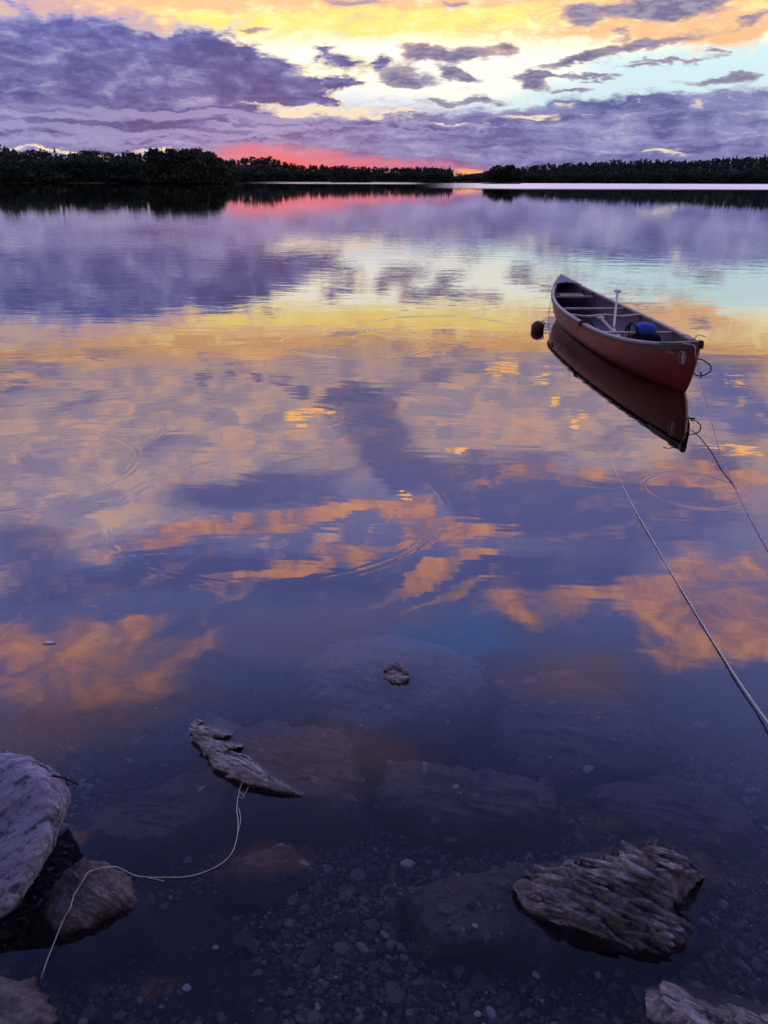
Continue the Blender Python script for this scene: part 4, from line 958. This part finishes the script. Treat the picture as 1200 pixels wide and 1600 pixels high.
# gravel of the lake bed
m_gravel, q, out = mat('slate_gravel'); gg = geo(q)
rnd = gg.outputs['Random Per Island']
c = q.ramp(rnd, [(0, lin('3C3937')), (.35, lin('56514C')), (.62, lin('6C645C')), (.82, lin('7E746A')), (.95, lin('958A7E')), (.99, lin('B4AA9E')), (1, lin('DCD4C8'))])
c = q.mix(q.mul(q.step(q.noise(gg.outputs['Position'], 70, 5, .6), .4, .7), .35), c, lin('3A3634'))
principled(q, out, c, .8, .25, q.bump(q.noise(gg.outputs['Position'], 160, 4), .6, .003))
def pebble_geo(rs, n):
    """n flattened angular stones at unit size -> (n, 26, 3) verts"""
    a = np.arange(8) * math.pi / 4; ring = []
    rad = rs.uniform(.65, 1.15, (n, 8)); st_ = rs.uniform(.5, 1.0, (n, 1))
    for zz, sc in ((-.7, .7), (0.0, 1.0), (.62, .78)):
        j = rs.uniform(.85, 1.12, (n, 8)); ring.append(np.stack([np.cos(a) * rad * sc * j, np.sin(a) * rad * sc * j * st_, np.full((n, 8), zz) + rs.uniform(-.15, .15, (n, 8))], -1))
    top = np.stack([rs.uniform(-.2, .2, n), rs.uniform(-.2, .2, n), rs.uniform(.6, .95, n)], -1)[:, None]; bot = np.zeros((n, 1, 3)); bot[..., 2] = -.9
    return np.concatenate(ring + [top, bot], 1)
pf_ = []
for k in range(8):
    k2 = (k + 1) % 8
    for r0 in (0, 8): pf_ += [(r0 + k, r0 + k2, r0 + 8 + k2), (r0 + k, r0 + 8 + k2, r0 + 8 + k)]
    pf_ += [(16 + k, 16 + k2, 24), (k2, k, 25)]
pf_ = np.array(pf_)
rs = np.random.RandomState(21); n = 72000
yy = 1.0 + 3.0 * rs.rand(n) ** 1.7; xx = (rs.rand(n) * 2 - 1) * (.44 + yy * .50)
dens = fbm(np.stack([xx * 2.2, yy * 2.2, 0 * xx], -1), 3); keep = dens + rs.uniform(-.3, .3, n) > -.42
xx, yy = xx[keep], yy[keep]; n = len(xx)
sz = np.clip(.0058 * np.exp(rs.normal(0, .58, n)), .0026, .034)
Pv = pebble_geo(rs, n); Pv[..., 2] *= rs.uniform(.22, .5, (n, 1)); Pv *= sz[:, None, None]
ca, sa = np.cos(rs.rand(n) * 6.28)[:, None], np.sin(rs.rand(n) * 6.28)[:, None]; l_ = np.sqrt(ca ** 2 + sa ** 2); ca /= l_; sa /= l_
X, Y = Pv[..., 0].copy(), Pv[..., 1].copy(); Pv[..., 0] = X * ca - Y * sa; Pv[..., 1] = X * sa + Y * ca
tl = rs.normal(0, .22, (n, 2)); Pv[..., 2] += Pv[..., 0] * tl[:, :1] + Pv[..., 1] * tl[:, 1:]
zz = bed_z(xx, yy) + sz * .25
for so in [o for o in COL.objects if o.name.startswith('submerged_rock')]:      # some gravel has settled on the slabs
    bt_ = BVHTree.FromPolygons([tuple(v.co) for v in so.data.vertices], [tuple(p.vertices) for p in so.data.polygons]); lo_, hi_ = np.array(so.bound_box).min(0), np.array(so.bound_box).max(0)
    for i in np.where((xx > lo_[0]) & (xx < hi_[0]) & (yy > lo_[1]) & (yy < hi_[1]) & (rs.rand(n) < .16))[0]:
        h_ = bt_.ray_cast(Vector((xx[i], yy[i], 1.0)), Vector((0, 0, -1)))[0]
        if h_ is not None and h_.z > zz[i] and h_.z < -.015: zz[i] = h_.z + sz[i] * .15
Pv += np.stack([xx, yy, zz], -1)[:, None, :]
gr = np_mesh('lakebed_gravel', Pv.reshape(-1, 3), (pf_[None] + (np.arange(n) * 26)[:, None, None]).reshape(-1, 3), m_gravel, False); tag(gr, 'dark angular gravel covering the shallow lake bed', 'gravel', kind='stuff')
m_pale = simple('pale_quartz', 'D8D0C4', .6, .3, 60, .15)
for k, (x, y, s_) in enumerate([(294, 1344, .016), (337, 1482, .010), (444, 1110, .012), (840, 1524, .018), (934, 1524, .012), (806, 1511, .008), (746, 1586, .010), (1018, 1335, .008), (765, 1160, .012), (830, 1165, .012)]):
    p = px_bed(x, y, .012); G_ = pebble_geo(np.random.RandomState(50 + k), 1)[0] * s_ * (1, 1, .5)
    o = mesh_obj('pebble', G_ * 1.0, [tuple(int(i) for i in t) for t in pf_], m_pale); o.location = (p.x, p.y, p.z + .004)
    tag(o, 'small whitish pebble standing out on the dark shallow lake bed', 'pebble', 'whitish pebbles on the lake bed')
p = px_z(75, 1005, .0); G_ = pebble_geo(np.random.RandomState(77), 1)[0] * (.028, .020, .009)
o = mesh_obj('stone', G_, [tuple(int(i) for i in t) for t in pf_], m_pale); o.location = p; tag(o, 'tiny white stone tip poking out of the water above the large boulder', 'stone')
# ------------------------------------------------------------------ string and twigs
def bvh(o):
    me = o.data; return BVHTree.FromPolygons([tuple(o.matrix_world @ v.co) for v in me.vertices], [tuple(p.vertices) for p in me.polygons])
tb, tb2 = bvh(stone), bvh(big)
def on(t, x, y, off=.003):
    d = ray(x, y).normalized(); h = t.ray_cast(Vector((0, 0, H)), d)
    return h[0] + h[1] * off * (1 if h[1].dot(d) < 0 else -1) if h[0] is not None else px_z(x, y, .02)
m_string = simple('pale_string', 'D0C09E', .7, .3, 80, .25)
pts = [px_z(64, 1530, -.004), px_z(73, 1502, .004), px_z(84, 1474, .014)] + [on(tb, x, y, .006) for x, y in ((104, 1432), (108, 1422), (113, 1411), (118, 1400), (123, 1389), (130, 1376), (138, 1367), (147, 1361), (158, 1358), (170, 1357), (180, 1358), (190, 1361))] + \
      [px_z(x, y, .002) for x, y in ((215, 1369), (250, 1371), (290, 1370), (318, 1363), (345, 1350), (362, 1333), (370, 1310), (372, 1285), (370, 1262), (373, 1240), (377, 1226), (382, 1222))]
sg = tube('string', catmull(pts, 6), .0013, m_string, None, 6); tag(sg, 'thin pale string lying over the brown stone and curving across the water', 'string')
for q_ in (((222, 1369), (240, 1373), (257, 1377)), ((373, 1244), (379, 1247), (383, 1240), (389, 1228)), ((374, 1236), (380, 1243)), ((203, 1370), (196, 1383), (186, 1396)), ((372, 1300), (376, 1280), (373, 1262))):
    tube('frayed_fibre', catmull([px_z(x, y, .002) for x, y in q_], 5), .0010, m_string, sg, 5)
m_twig = simple('dark_twig', '3A2E28', .8, .2, 60, .3)
a = on(tb2, 80, 1212, .004); e = a + Vector((.075, -.02, -.012)); P = [a, a + (e - a) * .5 + Vector((0, 0, .006)), e]
tw = tube('twig', catmull(P, 5), [.0035] * 6 + [.0028] * 5, m_twig, None, 6); tag(tw, 'short dark twig sticking out from the right edge of the boulder', 'twig')
md_ = P[1]; tube('side_shoot', [md_, md_ + Vector((.012, -.015, -.012))], .0018, m_twig, tw, 5)
